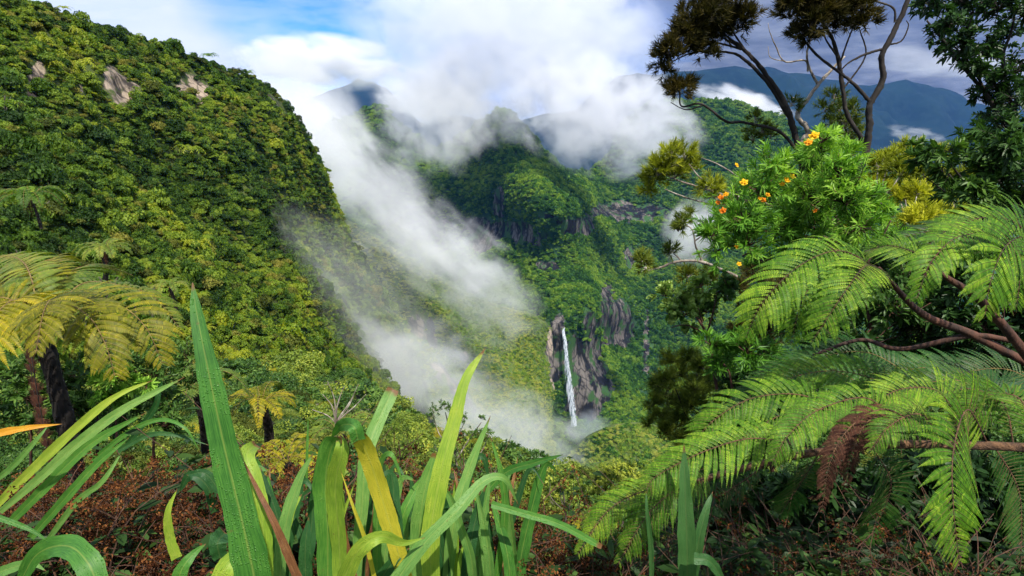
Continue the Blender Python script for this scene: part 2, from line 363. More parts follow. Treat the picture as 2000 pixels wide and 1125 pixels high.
sheet('hillside', T1top, [(-420, 900), (400, 900), (895, 940)], T1ctl, -420, 802, 260, 190, M_left, 8.0, 0.017, dpow=0.45, rocks=T1rocks, seed=1.4, back=0.35, ridged=1.1, stretch=(1, 1, 0.5))

NStop = [(-700, 600), (-300, 640), (0, 700), (200, 730), (400, 745), (560, 745), (640, 770), (700, 810), (760, 856), (860, 885), (1000, 935), (1060, 962), (1160, 985), (1280, 985), (1400, 950), (1600, 880), (1800, 830), (2100, 790), (2600, 740)]
NSctl = [(-700, 600, 40), (0, 700, 42), (200, 730, 44), (560, 745, 46), (700, 800, 42), (860, 880, 32), (1060, 962, 22), (1280, 985, 18), (1600, 880, 15), (2100, 790, 10), (2600, 740, 8),
         (-700, 900, 6), (0, 900, 9), (400, 900, 14), (700, 960, 11), (1000, 1020, 10), (1300, 1060, 9), (1700, 1000, 7), (2600, 900, 5), (-700, 1150, 2.6), (0, 1125, 3.0), (500, 1125, 3.2), (1000, 1150, 3.2), (1500, 1150, 3.2), (2600, 1150, 2.4),
         (-700, 1700, 1.2), (1000, 1700, 1.3), (2600, 1700, 1.2)]
sheet('slope', NStop, 1700, NSctl, -700, 2600, 130, 90, M_near, 0.10, 0.35, seed=6.1, back=0.5)
# the bank the photographer stands on, behind and beside the camera
g = MB(); xs = np.linspace(-60, 60, 41); ys = np.linspace(-50, 1.32, 25); X, Y = np.meshgrid(xs, ys, indexing='ij')
Z = 0.02 + 0.10*np.sin(X*0.9)*np.cos(Y*0.7) + np.clip(-Y, 0, 50)*0.12 - 0.25*np.exp(-((Y - 1.3)/0.8)**2)
nx_, ny_ = X.shape; i = np.arange(nx_ - 1)[:, None]*ny_; j = np.arange(ny_ - 1)[None]
g.add(np.stack([X, Y, Z - 0.35], -1).reshape(-1, 3), np.stack([i + j, i + ny_ + j, i + ny_ + j + 1, i + j + 1], -1).reshape(-1, 4))
tag(g.obj('bank', M_near, smooth=True), kind='structure')

# ------------------------------------------------------------------ forest
LM = {}
LM['broad'] = leaf_mat('leaf_broad', (0.016, 0.042, 0.006), (0.055, 0.115, 0.011), (0.17, 0.24, 0.020), 0.9, 0.30, 0.55, 0.3, 0.9, 0.02)
LM['olive'] = leaf_mat('leaf_olive', (0.036, 0.052, 0.008), (0.100, 0.125, 0.018), (0.22, 0.21, 0.035), 0.9, 0.28, 0.6, 0.25, 0.8, 0.02)
LM['fernc'] = leaf_mat('leaf_fern_crown', (0.04, 0.09, 0.008), (0.11, 0.19, 0.012), (0.26, 0.29, 0.018), 0.9, 0.35, 0.5, 0.3, 0.6, 0.02)
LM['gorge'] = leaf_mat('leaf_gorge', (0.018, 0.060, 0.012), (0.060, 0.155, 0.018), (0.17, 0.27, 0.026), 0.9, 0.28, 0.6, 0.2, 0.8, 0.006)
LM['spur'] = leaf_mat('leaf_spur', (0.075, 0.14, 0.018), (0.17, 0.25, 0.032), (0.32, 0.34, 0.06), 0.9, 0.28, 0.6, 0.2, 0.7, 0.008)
BARK = bark_mat('bark_grey', (0.05, 0.04, 0.03), (0.16, 0.14, 0.11))
BARKD = bark_mat('bark_dark', (0.004, 0.003, 0.002), (0.017, 0.011, 0.007), c=(0.035, 0.028, 0.02))
BARKR = bark_mat('bark_red', (0.020, 0.008, 0.004), (0.085, 0.032, 0.016), 18)

def leaf_cards(mb, C, Nrm, size, aspect=0.5, fold=0.25, tone=0.5, jitter=0.7, tip=None):
    """many small pointed leaves: centre, facing, size; each is two folded triangles"""
    n = len(C); size = np.broadcast_to(np.asarray(size, float), (n,))
    Nn = norm(Nrm + jitter*rng.normal(size=(n, 3)))
    A = norm(np.cross(Nn, rng.normal(size=(n, 3)))) if tip is None else norm(tip - (tip*Nn).sum(-1, keepdims=True)*Nn)
    B = np.cross(Nn, A); s = size[:, None]
    a = C - A*s*0.5; b = C + B*s*aspect*0.5 + Nn*s*fold*0.3; c = C + A*s*0.6; d = C - B*s*aspect*0.5 + Nn*s*fold*0.3
    v = np.stack([a, b, c, d], 1).reshape(-1, 3); i = np.arange(n)[:, None]*4
    t = np.concatenate([i + [0, 1, 2], i + [0, 2, 3]])
    mb.add(v, None, t, np.repeat(np.broadcast_to(tone, (n,)), 4))
def crown_buf(nl, per, size, flat=0.6, seed=0, tall=1.0, asp=0.7, twig=False, lob=0.42):
    """uneven crown about one unit in radius, base at z=0: lobes of leaves with gaps between them"""
    mb = MB()
    for k in range(nl):
        a = rng.uniform(0, 2*np.pi); r = math.sqrt(rng.uniform(0, 1))*0.72; z = (1 - r*r)*tall*rng.uniform(0.35, 0.95)
        c = np.array([r*math.cos(a), r*math.sin(a), z]); lr = lob*rng.uniform(0.6, 1.15)
        d = norm(rng.normal(size=(per, 3))); d[:, 2] = np.abs(d[:, 2])*1.0 - 0.22; d = norm(d)
        rad = lr*(0.72 + 0.38*rng.random((per, 1))**0.5)
        P = c + d*rad*np.array([1, 1, flat])
        tn = np.clip(0.5 + 0.18*rng.normal() + 0.10*rng.normal(size=per), 0, 1)
        leaf_cards(mb, P, d + [0, 0, 0.35], size*rng.uniform(0.6, 1.3, per), asp, 0.3, tn)
    return mb
def fern_crown_buf(nf=11, npin=9):
    """umbrella of arching fronds about one unit long seen from afar"""
    mb = MB()
    for k in range(nf):
        a = 2*np.pi*(k + rng.uniform(-.3, .3))/nf; up = rng.uniform(0.25, 0.5); L = rng.uniform(0.8, 1.1)
        t = np.linspace(0.08, 1, npin); dr = np.array([math.cos(a), math.sin(a)]); sd = np.array([-dr[1], dr[0], 0])
        P = np.stack([dr[0]*t*L, dr[1]*t*L, 0.1 + up*np.sin(t*2.3) - 0.32*t*t], -1)
        w = 0.27*np.sin(np.pi*np.clip(t*0.86 + 0.12, 0, 1))**0.7*L
        for i in range(npin - 1):
            for sg in (-1, 1):
                b0 = P[i]; b1 = P[i] + (P[i + 1] - P[i])*0.72; o = sd*sg*w[i] + (P[i + 1] - P[i])*0.9 + np.array([0, 0, -0.07])
                mb.add([b0, b1, b0 + o], None, [[0, 1, 2]], 0.45 + 0.3*rng.random())
    return mb
def proto(name, buf, mat, trunk=True):
    me = buf.mesh(name); me.materials.append(mat)
    return bpy.data.objects.new(name, me)
pcol = {}
def protocol(name, objs):
    c = bpy.data.collections.new(name)
    for o in objs: c.objects.link(o)
    pcol[name] = c; return c
cb = [proto('crown_broad', crown_buf(16, 75, 0.20), LM['broad']), proto('crown_broad', crown_buf(12, 100, 0.16, 0.7, tall=1.2), LM['broad']),
      proto('crown_flat', crown_buf(20, 60, 0.16, 0.45, tall=0.6, lob=0.36), LM['olive']), proto('crown_olive', crown_buf(15, 80, 0.15, 0.6), LM['olive']),
      proto('crown_fern', fern_crown_buf(), LM['fernc']), proto('crown_broad', crown_buf(9, 90, 0.26, 0.6, lob=0.5), LM['fernc'])]
for i, o in enumerate(cb): o.name = 'a%02d' % i
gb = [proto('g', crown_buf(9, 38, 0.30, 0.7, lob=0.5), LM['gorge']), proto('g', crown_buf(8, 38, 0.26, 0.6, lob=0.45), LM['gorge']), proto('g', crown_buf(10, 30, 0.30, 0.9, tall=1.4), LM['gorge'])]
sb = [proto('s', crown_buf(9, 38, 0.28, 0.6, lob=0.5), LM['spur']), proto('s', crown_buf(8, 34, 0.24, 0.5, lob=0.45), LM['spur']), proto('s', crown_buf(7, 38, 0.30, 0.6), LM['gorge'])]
for i, o in enumerate(gb): o.name = 'b%02d' % i
for i, o in enumerate(sb): o.name = 'c%02d' % i
protocol('crowns_left', cb); protocol('crowns_gorge', gb); protocol('crowns_spur', sb)

def scatter_tree():
    t = bpy.data.node_groups.new('scatter', 'GeometryNodeTree')
    t.interface.new_socket('Geometry', in_out='INPUT', socket_type='NodeSocketGeometry')
    t.interface.new_socket('Plants', in_out='INPUT', socket_type='NodeSocketCollection')
    t.interface.new_socket('Geometry', in_out='OUTPUT', socket_type='NodeSocketGeometry')
    gi = t.nodes.new('NodeGroupInput'); go = t.nodes.new('NodeGroupOutput')
    ci = t.nodes.new('GeometryNodeCollectionInfo'); ci.inputs['Separate Children'].default_value = True; ci.inputs['Reset Children'].default_value = True
    ip = t.nodes.new('GeometryNodeInstanceOnPoints'); ip.inputs['Pick Instance'].default_value = True
    def na(nm, ty):
        a = t.nodes.new('GeometryNodeInputNamedAttribute'); a.data_type = ty; a.inputs['Name'].default_value = nm
        return a.outputs[0]
    L = t.links.new
    L(gi.outputs[0], ip.inputs['Points']); L(gi.outputs[1], ci.inputs[0]); L(ci.outputs[0], ip.inputs['Instance'])
    L(na('kind', 'INT'), ip.inputs['Instance Index']); L(na('rot', 'FLOAT_VECTOR'), ip.inputs['Rotation']); L(na('scl', 'FLOAT_VECTOR'), ip.inputs['Scale'])
    L(ip.outputs[0], go.inputs[0]); return t
SC = scatter_tree(); PSOCK = [s.identifier for s in SC.interface.items_tree if s.name == 'Plants'][0]
def stuff(name, P, rot, scl, kind, coll, label, cat):
    me = bpy.data.meshes.new(name); me.vertices.add(len(P)); me.vertices.foreach_set('co', P.astype(np.float32).ravel())
    a = me.attributes.new('rot', 'FLOAT_VECTOR', 'POINT'); a.data.foreach_set('vector', rot.astype(np.float32).ravel())
    a = me.attributes.new('scl', 'FLOAT_VECTOR', 'POINT'); a.data.foreach_set('vector', scl.astype(np.float32).ravel())
    a = me.attributes.new('kind', 'INT', 'POINT'); a.data.foreach_set('value', kind.astype(np.int32))
    o = bpy.data.objects.new(name, me); COL.objects.link(o)
    md = o.modifiers.new('scatter', 'NODES'); md.node_group = SC; md[PSOCK] = coll
    tag(o, label, cat, kind='stuff'); return o
def sample_sheet(name, spacing, pxlim=None, rockmax=0.45, w=None):
    """points on the sheet, about one per spacing(D)^2 of surface"""
    P, D, rock, PX, PY = TERR[name]
    a = P[1:, :-1] - P[:-1, :-1]; b = P[:-1, 1:] - P[:-1, :-1]
    A = np.linalg.norm(np.cross(a, b), axis=-1); Dc = D[:-1, :-1]
    dens = A/np.array(spacing(Dc))**2
    if pxlim is not None: dens = dens*pxlim(PX[:-1, :-1], PY[:-1, :-1])
    cnt = rng.poisson(dens); ii, jj = np.nonzero(cnt); rep = cnt[ii, jj]; ii = np.repeat(ii, rep); jj = np.repeat(jj, rep)
    u = rng.random(len(ii))[:, None]; v = rng.random(len(ii))[:, None]
    X = P[ii, jj]*(1 - u)*(1 - v) + P[ii + 1, jj]*u*(1 - v) + P[ii, jj + 1]*(1 - u)*v + P[ii + 1, jj + 1]*u*v
    rk = np.maximum(np.maximum(rock[ii, jj], rock[ii + 1, jj]), np.maximum(rock[ii, jj + 1], rock[ii + 1, jj + 1]))
    ok = rk < rockmax + 0.12*rng.normal(size=len(rk)); 
    return X[ok], D[ii, jj][ok]
def rots(n, tilt=0.15): return np.stack([rng.normal(size=n)*tilt, rng.normal(size=n)*tilt, rng.uniform(0, 6.283, n)], -1)

X, D = sample_sheet('hillside', lambda d: 1.10 + d*0.0030, lambda x, y: (x > -150)*1.0)
X, D = X[(D < 9999)], D[D < 9999]
n = len(X); kn = fbm(X*np.array([1, 1, 1]), 0.02, 3, 4.0); kr = rng.random(n) + 0.5*kn
kind = np.select([kr < 0.34, kr < 0.60, kr < 0.70, kr < 0.82, kr < 0.92], [0, 1, 2, 3, 4], 5)
rad = (0.84 + D*0.0019)*np.exp(rng.normal(size=n)*0.36)*np.where(rng.random(n) < 0.05, 1.8, 1)
scl = rad[:, None]*np.stack([rng.uniform(.8, 1.2, n), rng.uniform(.8, 1.2, n), rng.uniform(0.8, 1.9, n)], -1)
X[:, 2] += np.where(kind == 4, 1.2, -0.1)*rad + rng.uniform(0, 0.5, n)*rad
# the nearest crowns one can tell apart become trees of their own further down
px = X[:, 0]/X[:, 1]; vis = (np.abs(px) < 1.1) & (X[:, 1] > 40)
show = np.where(vis, rad/X[:, 1], 0); order = np.argsort(-show)
big = order[:170]; rest = order[170:]
stuff('forest', X[rest], rots(len(rest)), scl[rest], kind[rest], pcol['crowns_left'], 'dense rainforest canopy of green and olive crowns covering the left mountainside', 'forest')
BIGTREES = (X[big], scl[big], kind[big])
print('left forest', n)

X, D = sample_sheet('gorge_wall', lambda d: 3.4 + d*0.0028, lambda x, y: (x > 620)*(x < 1900)*(y < 960)*1.0)
n = len(X); rad = (3.0 + D*0.0028)*rng.uniform(0.6, 1.4, n); kind = rng.integers(0, 3, n)
scl = rad[:, None]*np.stack([rng.uniform(.85, 1.15, n), rng.uniform(.85, 1.15, n), rng.uniform(0.8, 1.4, n)], -1)
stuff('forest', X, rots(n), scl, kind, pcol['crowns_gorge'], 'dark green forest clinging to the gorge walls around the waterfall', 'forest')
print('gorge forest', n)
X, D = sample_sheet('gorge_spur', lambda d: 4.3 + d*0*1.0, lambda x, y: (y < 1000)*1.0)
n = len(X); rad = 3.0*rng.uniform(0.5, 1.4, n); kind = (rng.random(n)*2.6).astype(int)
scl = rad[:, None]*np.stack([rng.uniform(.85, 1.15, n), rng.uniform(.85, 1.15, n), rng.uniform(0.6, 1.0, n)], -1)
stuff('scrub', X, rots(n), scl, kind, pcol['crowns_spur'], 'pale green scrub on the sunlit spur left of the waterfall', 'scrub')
print('spur', n)
X, D = sample_sheet('valley_knoll', lambda d: 4.4 + d*0*1.0, lambda x, y: (y < 1050)*1.0)
n = len(X); rad = 4.2*rng.uniform(0.5, 1.4, n); kind = (rng.random(n)*3).astype(int)
scl = rad[:, None]*np.stack([rng.uniform(.85, 1.15, n), rng.uniform(.85, 1.15, n), rng.uniform(0.7, 1.1, n)], -1)
stuff('forest', X, rots(n), scl, kind, pcol['crowns_spur'], 'hazy green forest on the low knoll below the waterfall', 'forest')
print('knoll', n)

# ------------------------------------------------------------------ individual trees on the near mountainside
def crown_trunk():
    mb = MB(); tube(mb, spline([(0, 0, -1.3), (0.05, 0.02, -0.5), (0, 0, 0.2), (0.1, -0.05, 0.6)], 8), np.linspace(0.075, 0.03, 8), 6)
    for a in (0.4, 2.5, 4.4): tube(mb, spline([(0.02, 0, 0.0), (0.25*math.cos(a), 0.25*math.sin(a), 0.35), (0.5*math.cos(a), 0.5*math.sin(a), 0.55)], 6), np.linspace(0.03, 0.01, 6), 5)
    return mb
TRK = crown_trunk().mesh('trunk'); TRK.materials.append(BARK)
KL = {0: ('broadleaf_tree', 'dark green broadleaf tree with a rounded crown on the left mountainside'), 1: ('broadleaf_tree', 'tall domed dark green tree on the left mountainside'),
      2: ('flat_crowned_tree', 'flat topped olive tree on the left mountainside'), 3: ('olive_tree', 'rounded olive green tree on the left mountainside'),
      4: ('tree_fern', 'tree fern with a star of fronds on the left mountainside'), 5: ('large_leaved_tree', 'large leaved yellow green tree on the left mountainside')}
KC = {0: 'rounded broadleaf trees on the left mountainside', 1: 'tall domed trees on the left mountainside', 2: 'flat topped trees on the left mountainside', 3: 'olive green trees on the left mountainside', 4: 'tree ferns on the left mountainside', 5: 'large leaved trees on the left mountainside'}
for X_, s_, k_ in zip(*BIGTREES):
    k_ = int(k_); nm, lb = KL[k_]
    e = empty(nm, X_, lb, 'tree fern' if k_ == 4 else 'tree', KC[k_]); e.scale = tuple(float(v) for v in s_); e.rotation_euler = (0, 0, rnd.uniform(0, 6.28))
    c = bpy.data.objects.new('fronds' if k_ == 4 else 'crown', cb[k_].data); COL.objects.link(c); c.parent = e
    t = bpy.data.objects.new('trunk', TRK); COL.objects.link(t); t.parent = e

# ------------------------------------------------------------------ waterfall
m, N = new_mat('white_water')
tcd = N.n('ShaderNodeTexCoord'); att = N.n('ShaderNodeAttribute'); att.attribute_name = 'tone'
f = N.noise(N.vm('MULTIPLY', tcd.outputs['Object'], (1, 1, 0.05)), 0.55, 5, 0.65)
p = N.n('ShaderNodeBsdfPrincipled'); N.ln(N.mix(N.mr(f, 0.35, 0.65), (0.20, 0.26, 0.33), (0.52, 0.56, 0.60)), p.inputs['Base Color']); p.inputs['Roughness'].default_value = 0.6
tr = N.n('ShaderNodeBsdfTransparent'); mx = N.n('ShaderNodeMixShader')
al = N.m('MULTIPLY', N.mr(N.m('ADD', att.outputs['Fac'], N.m('MULTIPLY', N.m('SUBTRACT', f, 0.5), 2.8)), 0.35, 1.2), 0.92)
N.ln(al, mx.inputs[0]); N.ln(tr.outputs[0], mx.inputs[1]); N.ln(p.outputs[0], mx.inputs[2])
o = N.n('ShaderNodeOutputMaterial'); N.ln(mx.outputs[0], o.inputs[0]); M_water = m
wf = empty('waterfall', at(1103, 642, 1130), 'tall thin white waterfall plunging down the dark cliff', 'waterfall')
fw = [(1102, 640, 1132, 3.0), (1100, 648, 1118, 4.5), (1103, 665, 1110, 6.0), (1105, 690, 1105, 7.5), (1107, 715, 1102, 8.5), (1110, 740, 1099, 10), (1113, 765, 1096, 11), (1116, 790, 1093, 11), (1119, 812, 1090, 10), (1121, 832, 1088, 9)]
ps = spline([(*at(a, b, c), w) for a, b, c, w in fw], 60)
def fall(off, wf_, dy):
    mb = MB(); K = 13; s = np.linspace(-1, 1, K)
    P = ps[:, None, :3] + np.stack([s[None]*ps[:, 3:4]*wf_ + off*ps[:, 3:4], dy - 3.5*(1 - s[None]**2)*np.ones((60, 1)), 0*s[None]*ps[:, 3:4]], -1)
    tn = np.broadcast_to(1 - np.abs(s)[None]**2.2, (60, K))*np.ones((60, K))
    i = np.arange(59)[:, None]*K; j = np.arange(K - 1)[None]
    mb.add(P.reshape(-1, 3), np.stack([i + j, i + j + 1, i + K + j + 1, i + K + j], -1).reshape(-1, 4), None, tn.ravel()); return mb
fall(-0.1, 0.75, 0).obj('main_stream', M_water, wf, smooth=True)
fall(0.3, 0.6, 3).obj('spray_veil', M_water, wf, smooth=True)

# ------------------------------------------------------------------ mist banks and haze
def mist_mat(name, dens, freq, stretch, edge=0.35, amp=1.3, col=(1, 1, 1), rate=1.0, off=(0, 0, 0), detail=6, aniso=0.2):
    m, N = new_mat(name)
    tcd = N.n('ShaderNodeTexCoord'); P = tcd.outputs['Object']
    r = N.vm('LENGTH', P, out=1)
    q = N.vm('ADD', N.vm('MULTIPLY', P, stretch), off)
    f = N.noise(q, freq, detail, 0.58, 0.35)
    base = N.m('SUBTRACT', 1.0, r)                                   # 1 in the middle, 0 on the skin
    d = N.m('ADD', N.m('SUBTRACT', base, edge), N.m('MULTIPLY', N.m('SUBTRACT', f, 0.5), amp*2))
    d = N.mr(d, -0.12, 0.55)
    fade = N.mr(base, 0.02, 0.28)
    d = N.m('MULTIPLY', N.m('MULTIPLY', d, fade), dens)
    v = N.n('ShaderNodeVolumePrincipled'); N.put(v.inputs['Color'], col); v.inputs['Anisotropy'].default_value = aniso
    N.ln(d, v.inputs['Density'])
    o = N.n('ShaderNodeOutputMaterial'); N.ln(v.outputs[0], o.inputs['Volume'])
    m.cycles.volume_step_rate = rate; m.cycles.homogeneous_volume = False
    return m
import bmesh as _bm
bmh = _bm.new(); _bm.ops.create_icosphere(bmh, subdivisions=3, radius=1.0)
def mist(px, py, D, rx, ry, rz, roll, dens, freq=1.6, stretch=(1, 1, 1), label='', edge=0.3, amp=1.3, rate=1.0, off=(0, 0, 0), col=(1, 1, 1), yaw=0.0, name='mist_bank', aniso=0.2):
    """a drifting bank of mist: a closed body with its own width, depth and height in metres"""
    me = bpy.data.meshes.new(name); bmh.to_mesh(me)
    me.materials.append(mist_mat(name, dens, freq, stretch, edge, amp, col, rate, off, aniso=aniso))
    o = bpy.data.objects.new(name, me); COL.objects.link(o); o.location = tuple(at(px, py, D))
    o.scale = (rx, ry, rz); o.rotation_euler = (0, R(roll), R(yaw)); tag(o, label, 'mist', 'banks of drifting mist', 'stuff'); return o
s_ = lambda D: D/1111.0                                              # metres per photo pixel at that distance
MISTS = [
 # diagonal bank pouring down behind the left mountainside
 dict(px=735, py=385, D=690, rx=215, ry=70, rz=74, roll=45, dens=0.0135, freq=3.1, stretch=(1.3, 0.6, 1), label='thick white mist bank pouring diagonally down behind the left mountainside', edge=0.16, amp=1.5, rate=0.7, off=(3, 1, 2)),
 dict(px=880, py=500, D=690, rx=130, ry=60, rz=70, roll=38, dens=0.011, freq=2.9, stretch=(1.2, 0.6, 1), label='white mist lobe at the lower end of the diagonal bank', edge=0.26, amp=1.4, rate=0.8, off=(7, 4, 2)),
 dict(px=605, py=225, D=760, rx=120, ry=70, rz=75, roll=55, dens=0.018, freq=1.8, label='soft white mist over the shoulder of the left mountain', edge=0.12, amp=1.1, rate=0.9, off=(1, 8, 5)),
 # big cloud sitting on the central peak
 dict(px=985, py=60, D=1640, rx=500, ry=170, rz=240, roll=4, dens=0.0085, freq=3.2, stretch=(1.5, 0.6, 1), label='large grey white cloud swallowing the central peak', col=(0.95, 0.965, 1), edge=0.02, amp=1.2, rate=0.8, off=(2, 2, 9)),
 dict(px=860, py=215, D=1620, rx=210, ry=100, rz=200, roll=-25, dens=0.013, freq=3.0, stretch=(1.3, .6, 1), label='ragged mist wisp hanging left of the central peak', edge=0.12, amp=1.35, rate=0.8, off=(9, 2, 4)),
 dict(px=1175, py=225, D=1560, rx=320, ry=120, rz=180, roll=14, dens=0.016, freq=3.0, stretch=(1.5, .6, 1), label='bright mist bank filling the recess right of the central ridge', col=(0.96, 0.97, 1), edge=0.12, amp=1.4, rate=0.8, off=(4, 6, 1)),
 dict(px=990, py=235, D=1640, rx=120, ry=60, rz=90, roll=0, dens=0.008, freq=2.0, stretch=(1.3, .6, 1), label='thin veil half hiding the central peak', edge=0.12, amp=1.3, rate=0.8, off=(14, 6, 1)),
 # thin veils in the valley
 dict(px=770, py=725, D=345, rx=85, ry=45, rz=48, roll=10, dens=0.026, freq=2.9, label='thin mist veil over the valley below the left slope', edge=0.22, amp=1.4, rate=1.0, off=(5, 5, 5)),
 dict(px=975, py=850, D=480, rx=105, ry=55, rz=62, roll=18, dens=0.016, freq=2.9, label='mist pooled in the valley bottom left of the waterfall foot', edge=0.18, amp=1.3, rate=1.0, off=(8, 1, 3)),
 dict(px=960, py=590, D=720, rx=95, ry=50, rz=70, roll=35, dens=0.011, freq=2.1, label='faint mist drifting over the top of the sunlit spur', edge=0.2, amp=1.4, rate=1.0, off=(2, 9, 3)),
 dict(px=1150, py=838, D=1040, rx=60, ry=30, rz=50, roll=0, dens=0.014, freq=1.5, label='spray cloud at the foot of the waterfall', edge=0.1, amp=1.0, rate=1.0, off=(2, 4, 3), col=(0.9, 0.94, 1)),
 dict(px=1350, py=450, D=1000, rx=62, ry=35, rz=80, roll=12, dens=0.03, freq=1.8, label='bright mist patch behind the yellow flowered shrub', edge=0.15, amp=1.2, rate=1.0, off=(6, 4, 8)),
 dict(px=660, py=600, D=285, rx=90, ry=40, rz=48, roll=40, dens=0.008, freq=2.8, label='faint veil of mist over the lower right flank of the left mountainside', edge=0.12, amp=1.3, rate=1.0, off=(21, 5, 3)),
 dict(px=845, py=190, D=2700, rx=330, ry=150, rz=150, roll=8, dens=0.012, freq=2.6, stretch=(1.3, .6, 1), label='grey white cloud behind the small left peak', edge=0.08, amp=1.2, rate=0.8, off=(11, 3, 2)),
 dict(px=610, py=235, D=2600, rx=230, ry=120, rz=110, roll=30, dens=0.010, freq=2.4, label='bright mist behind the shoulder of the left mountain', edge=0.10, amp=1.1, rate=0.9, off=(17, 8, 5)),
 # clouds against the blue mountain
 dict(px=1450, py=205, D=4600, rx=520, ry=200, rz=150, roll=14, dens=0.009, freq=2.0, stretch=(1.4, .6, 1), label='white cloud caught between the plateau and the blue mountain', edge=0.15, amp=1.3, rate=0.8, off=(1, 4, 2)),
 dict(px=1860, py=120, D=5200, rx=1000, ry=300, rz=170, roll=4, dens=0.0016, freq=1.8, stretch=(1.5, .6, 1), label='grey cloud cap resting on the blue mountain at the right', edge=0.1, amp=1.2, rate=1.0, off=(5, 7, 2)),
 dict(px=1790, py=262, D=5000, rx=330, ry=160, rz=80, roll=10, dens=0.003, freq=1.8, stretch=(1.5, .6, 1), label='small wisps drifting across the blue mountain', edge=0.35, amp=1.5, rate=1.0, off=(5, 2, 7)),
 dict(px=630, py=120, D=3800, rx=640, ry=240, rz=190, roll=4, dens=0.012, freq=2.0, stretch=(1.3, .6, 1), label='bright white cloud heap above the far gap at the left', edge=0.1, amp=1.5, rate=0.9, off=(9, 7, 2)),
]
for d in MISTS: mist(**d)
# even haze: one closed box round everything
hz = MB(); a, b = np.array([-14000, -300, -701.0]), np.array([14000, 13500, 2600.0])
hv = [(x, y, z) for z in (a[2], b[2]) for y in (a[1], b[1]) for x in (a[0], b[0])]
hz.add(hv, [[0, 2, 3, 1], [4, 5, 7, 6], [0, 1, 5, 4], [2, 6, 7, 3], [0, 4, 6, 2], [1, 3, 7, 5]])
m, N = new_mat('haze'); v = N.n('ShaderNodeVolumePrincipled'); v.inputs['Color'].default_value = (0.06, 0.26, 0.85, 1); v.inputs['Density'].default_value = 0.000018; v.inputs['Anisotropy'].default_value = 0.0
o = N.n('ShaderNodeOutputMaterial'); N.ln(v.outputs[0], o.inputs['Volume'])
tag(hz.obj('haze', m), 'even pale blue haze filling the whole valley air', 'haze', kind='stuff')
# ------------------------------------------------------------------ plant builders
def px2m(px, D): return px*D/1111.0
def pts(L): return np.array([[*at(p[0], p[1], p[2]), *p[3:]] for p in L], float)
def leaf6(mb, C, tip, Nrm, L, W, tone, curl=0.15, arch=0.0):
    """real leaf blades: C base point, tip direction, face normal; six corners folded on the midrib"""
    n = len(C); L = np.broadcast_to(L, (n,))[:, None]; W = np.broadcast_to(W, (n,))[:, None]
    A = norm(tip); Nn = norm(Nrm - (Nrm*A).sum(-1, keepdims=True)*A); B = np.cross(Nn, A)
    dz = np.array([0, 0, -1.0])*L*arch
    p0 = C; p1 = C + A*L*0.5 - Nn*W*curl + dz*0.3; p2 = C + A*L + dz
    a = C + A*L*0.3 + B*W*0.5 + Nn*W*curl + dz*0.1; b = C + A*L*0.7 + B*W*0.42 + Nn*W*curl*0.6 + dz*0.5
    c = C + A*L*0.3 - B*W*0.5 + Nn*W*curl + dz*0.1; d = C + A*L*0.7 - B*W*0.42 + Nn*W*curl*0.6 + dz*0.5
    v = np.stack([p0, p1, p2, a, b, c, d], 1).reshape(-1, 3); i = np.arange(n)[:, None]*7
    q = np.concatenate([i + [0, 1, 4, 3], i + [0, 5, 6, 1]]); t = np.concatenate([i + [1, 2, 4], i + [1, 6, 2]])
    mb.add(v, q, t, np.repeat(np.broadcast_to(tone, (n,)), 7))
def sprigs(mb, ms, C, r, n, L, W, pairs=6, up=0.35, flat=0.8, stem=0.002, spread=0.8, whorl=2, tone=0.5, arch=0.1, ms_col=0.5, open_=0.9):
    """n leafy shoots reaching outward inside a clump of radius r round C"""
    C = np.asarray(C, float)
    d = norm(rng.normal(size=(n, 3))); d[:, 2] = d[:, 2]*flat + up; d = norm(d)
    s0 = C + d*r*rng.uniform(0.15, 0.5, (n, 1)) + rng.normal(size=(n, 3))*r*0.18
    d = norm(d + rng.normal(size=(n, 3))*0.35 + [0, 0, 0.25])
    ln = r*rng.uniform(0.35, 0.75, n)
    t = (np.arange(pairs) + 0.6)/pairs
    P = s0[:, None] + d[:, None]*(ln[:, None, None]*t[None, :, None])
    for w in range(whorl):
        base = P.reshape(-1, 3); dd = np.repeat(d, pairs, 0); m_ = len(base)
        side = norm(np.cross(dd, np.tile(np.array([[0.2, 0.1, 1.0]]), (m_, 1))) + 1e-6); oth = np.cross(dd, side)
        ang = np.tile(np.arange(pairs)*1.57, n) + w*2*np.pi/whorl + rng.normal(size=m_)*0.3
        o = side*np.cos(ang)[:, None] + oth*np.sin(ang)[:, None]
        tip = norm(o*open_ + dd*(1.0 - 0.25*open_) + rng.normal(size=(m_, 3))*0.1)
        sz = np.tile(1 - 0.45*np.abs(t - 0.45)*1.6, n)*rng.uniform(0.7, 1.2, m_)
        tn = np.clip(tone + np.repeat(rng.normal(size=n)*0.12, pairs) + np.tile((t - 0.5)*0.35, n) + rng.normal(size=m_)*0.06, 0, 1)
        leaf6(mb, base, tip, np.cross(tip, np.cross(dd, tip)) + [0, 0, 0.5], L*sz, W*sz, tn, 0.15, arch)
    if ms is not None:
        for k in range(n): tube(ms, np.stack([C + (s0[k] - C)*0.1, s0[k], s0[k] + d[k]*ln[k]]), np.array([stem*1.6, stem*1.2, stem*0.5]), 3, ms_col)
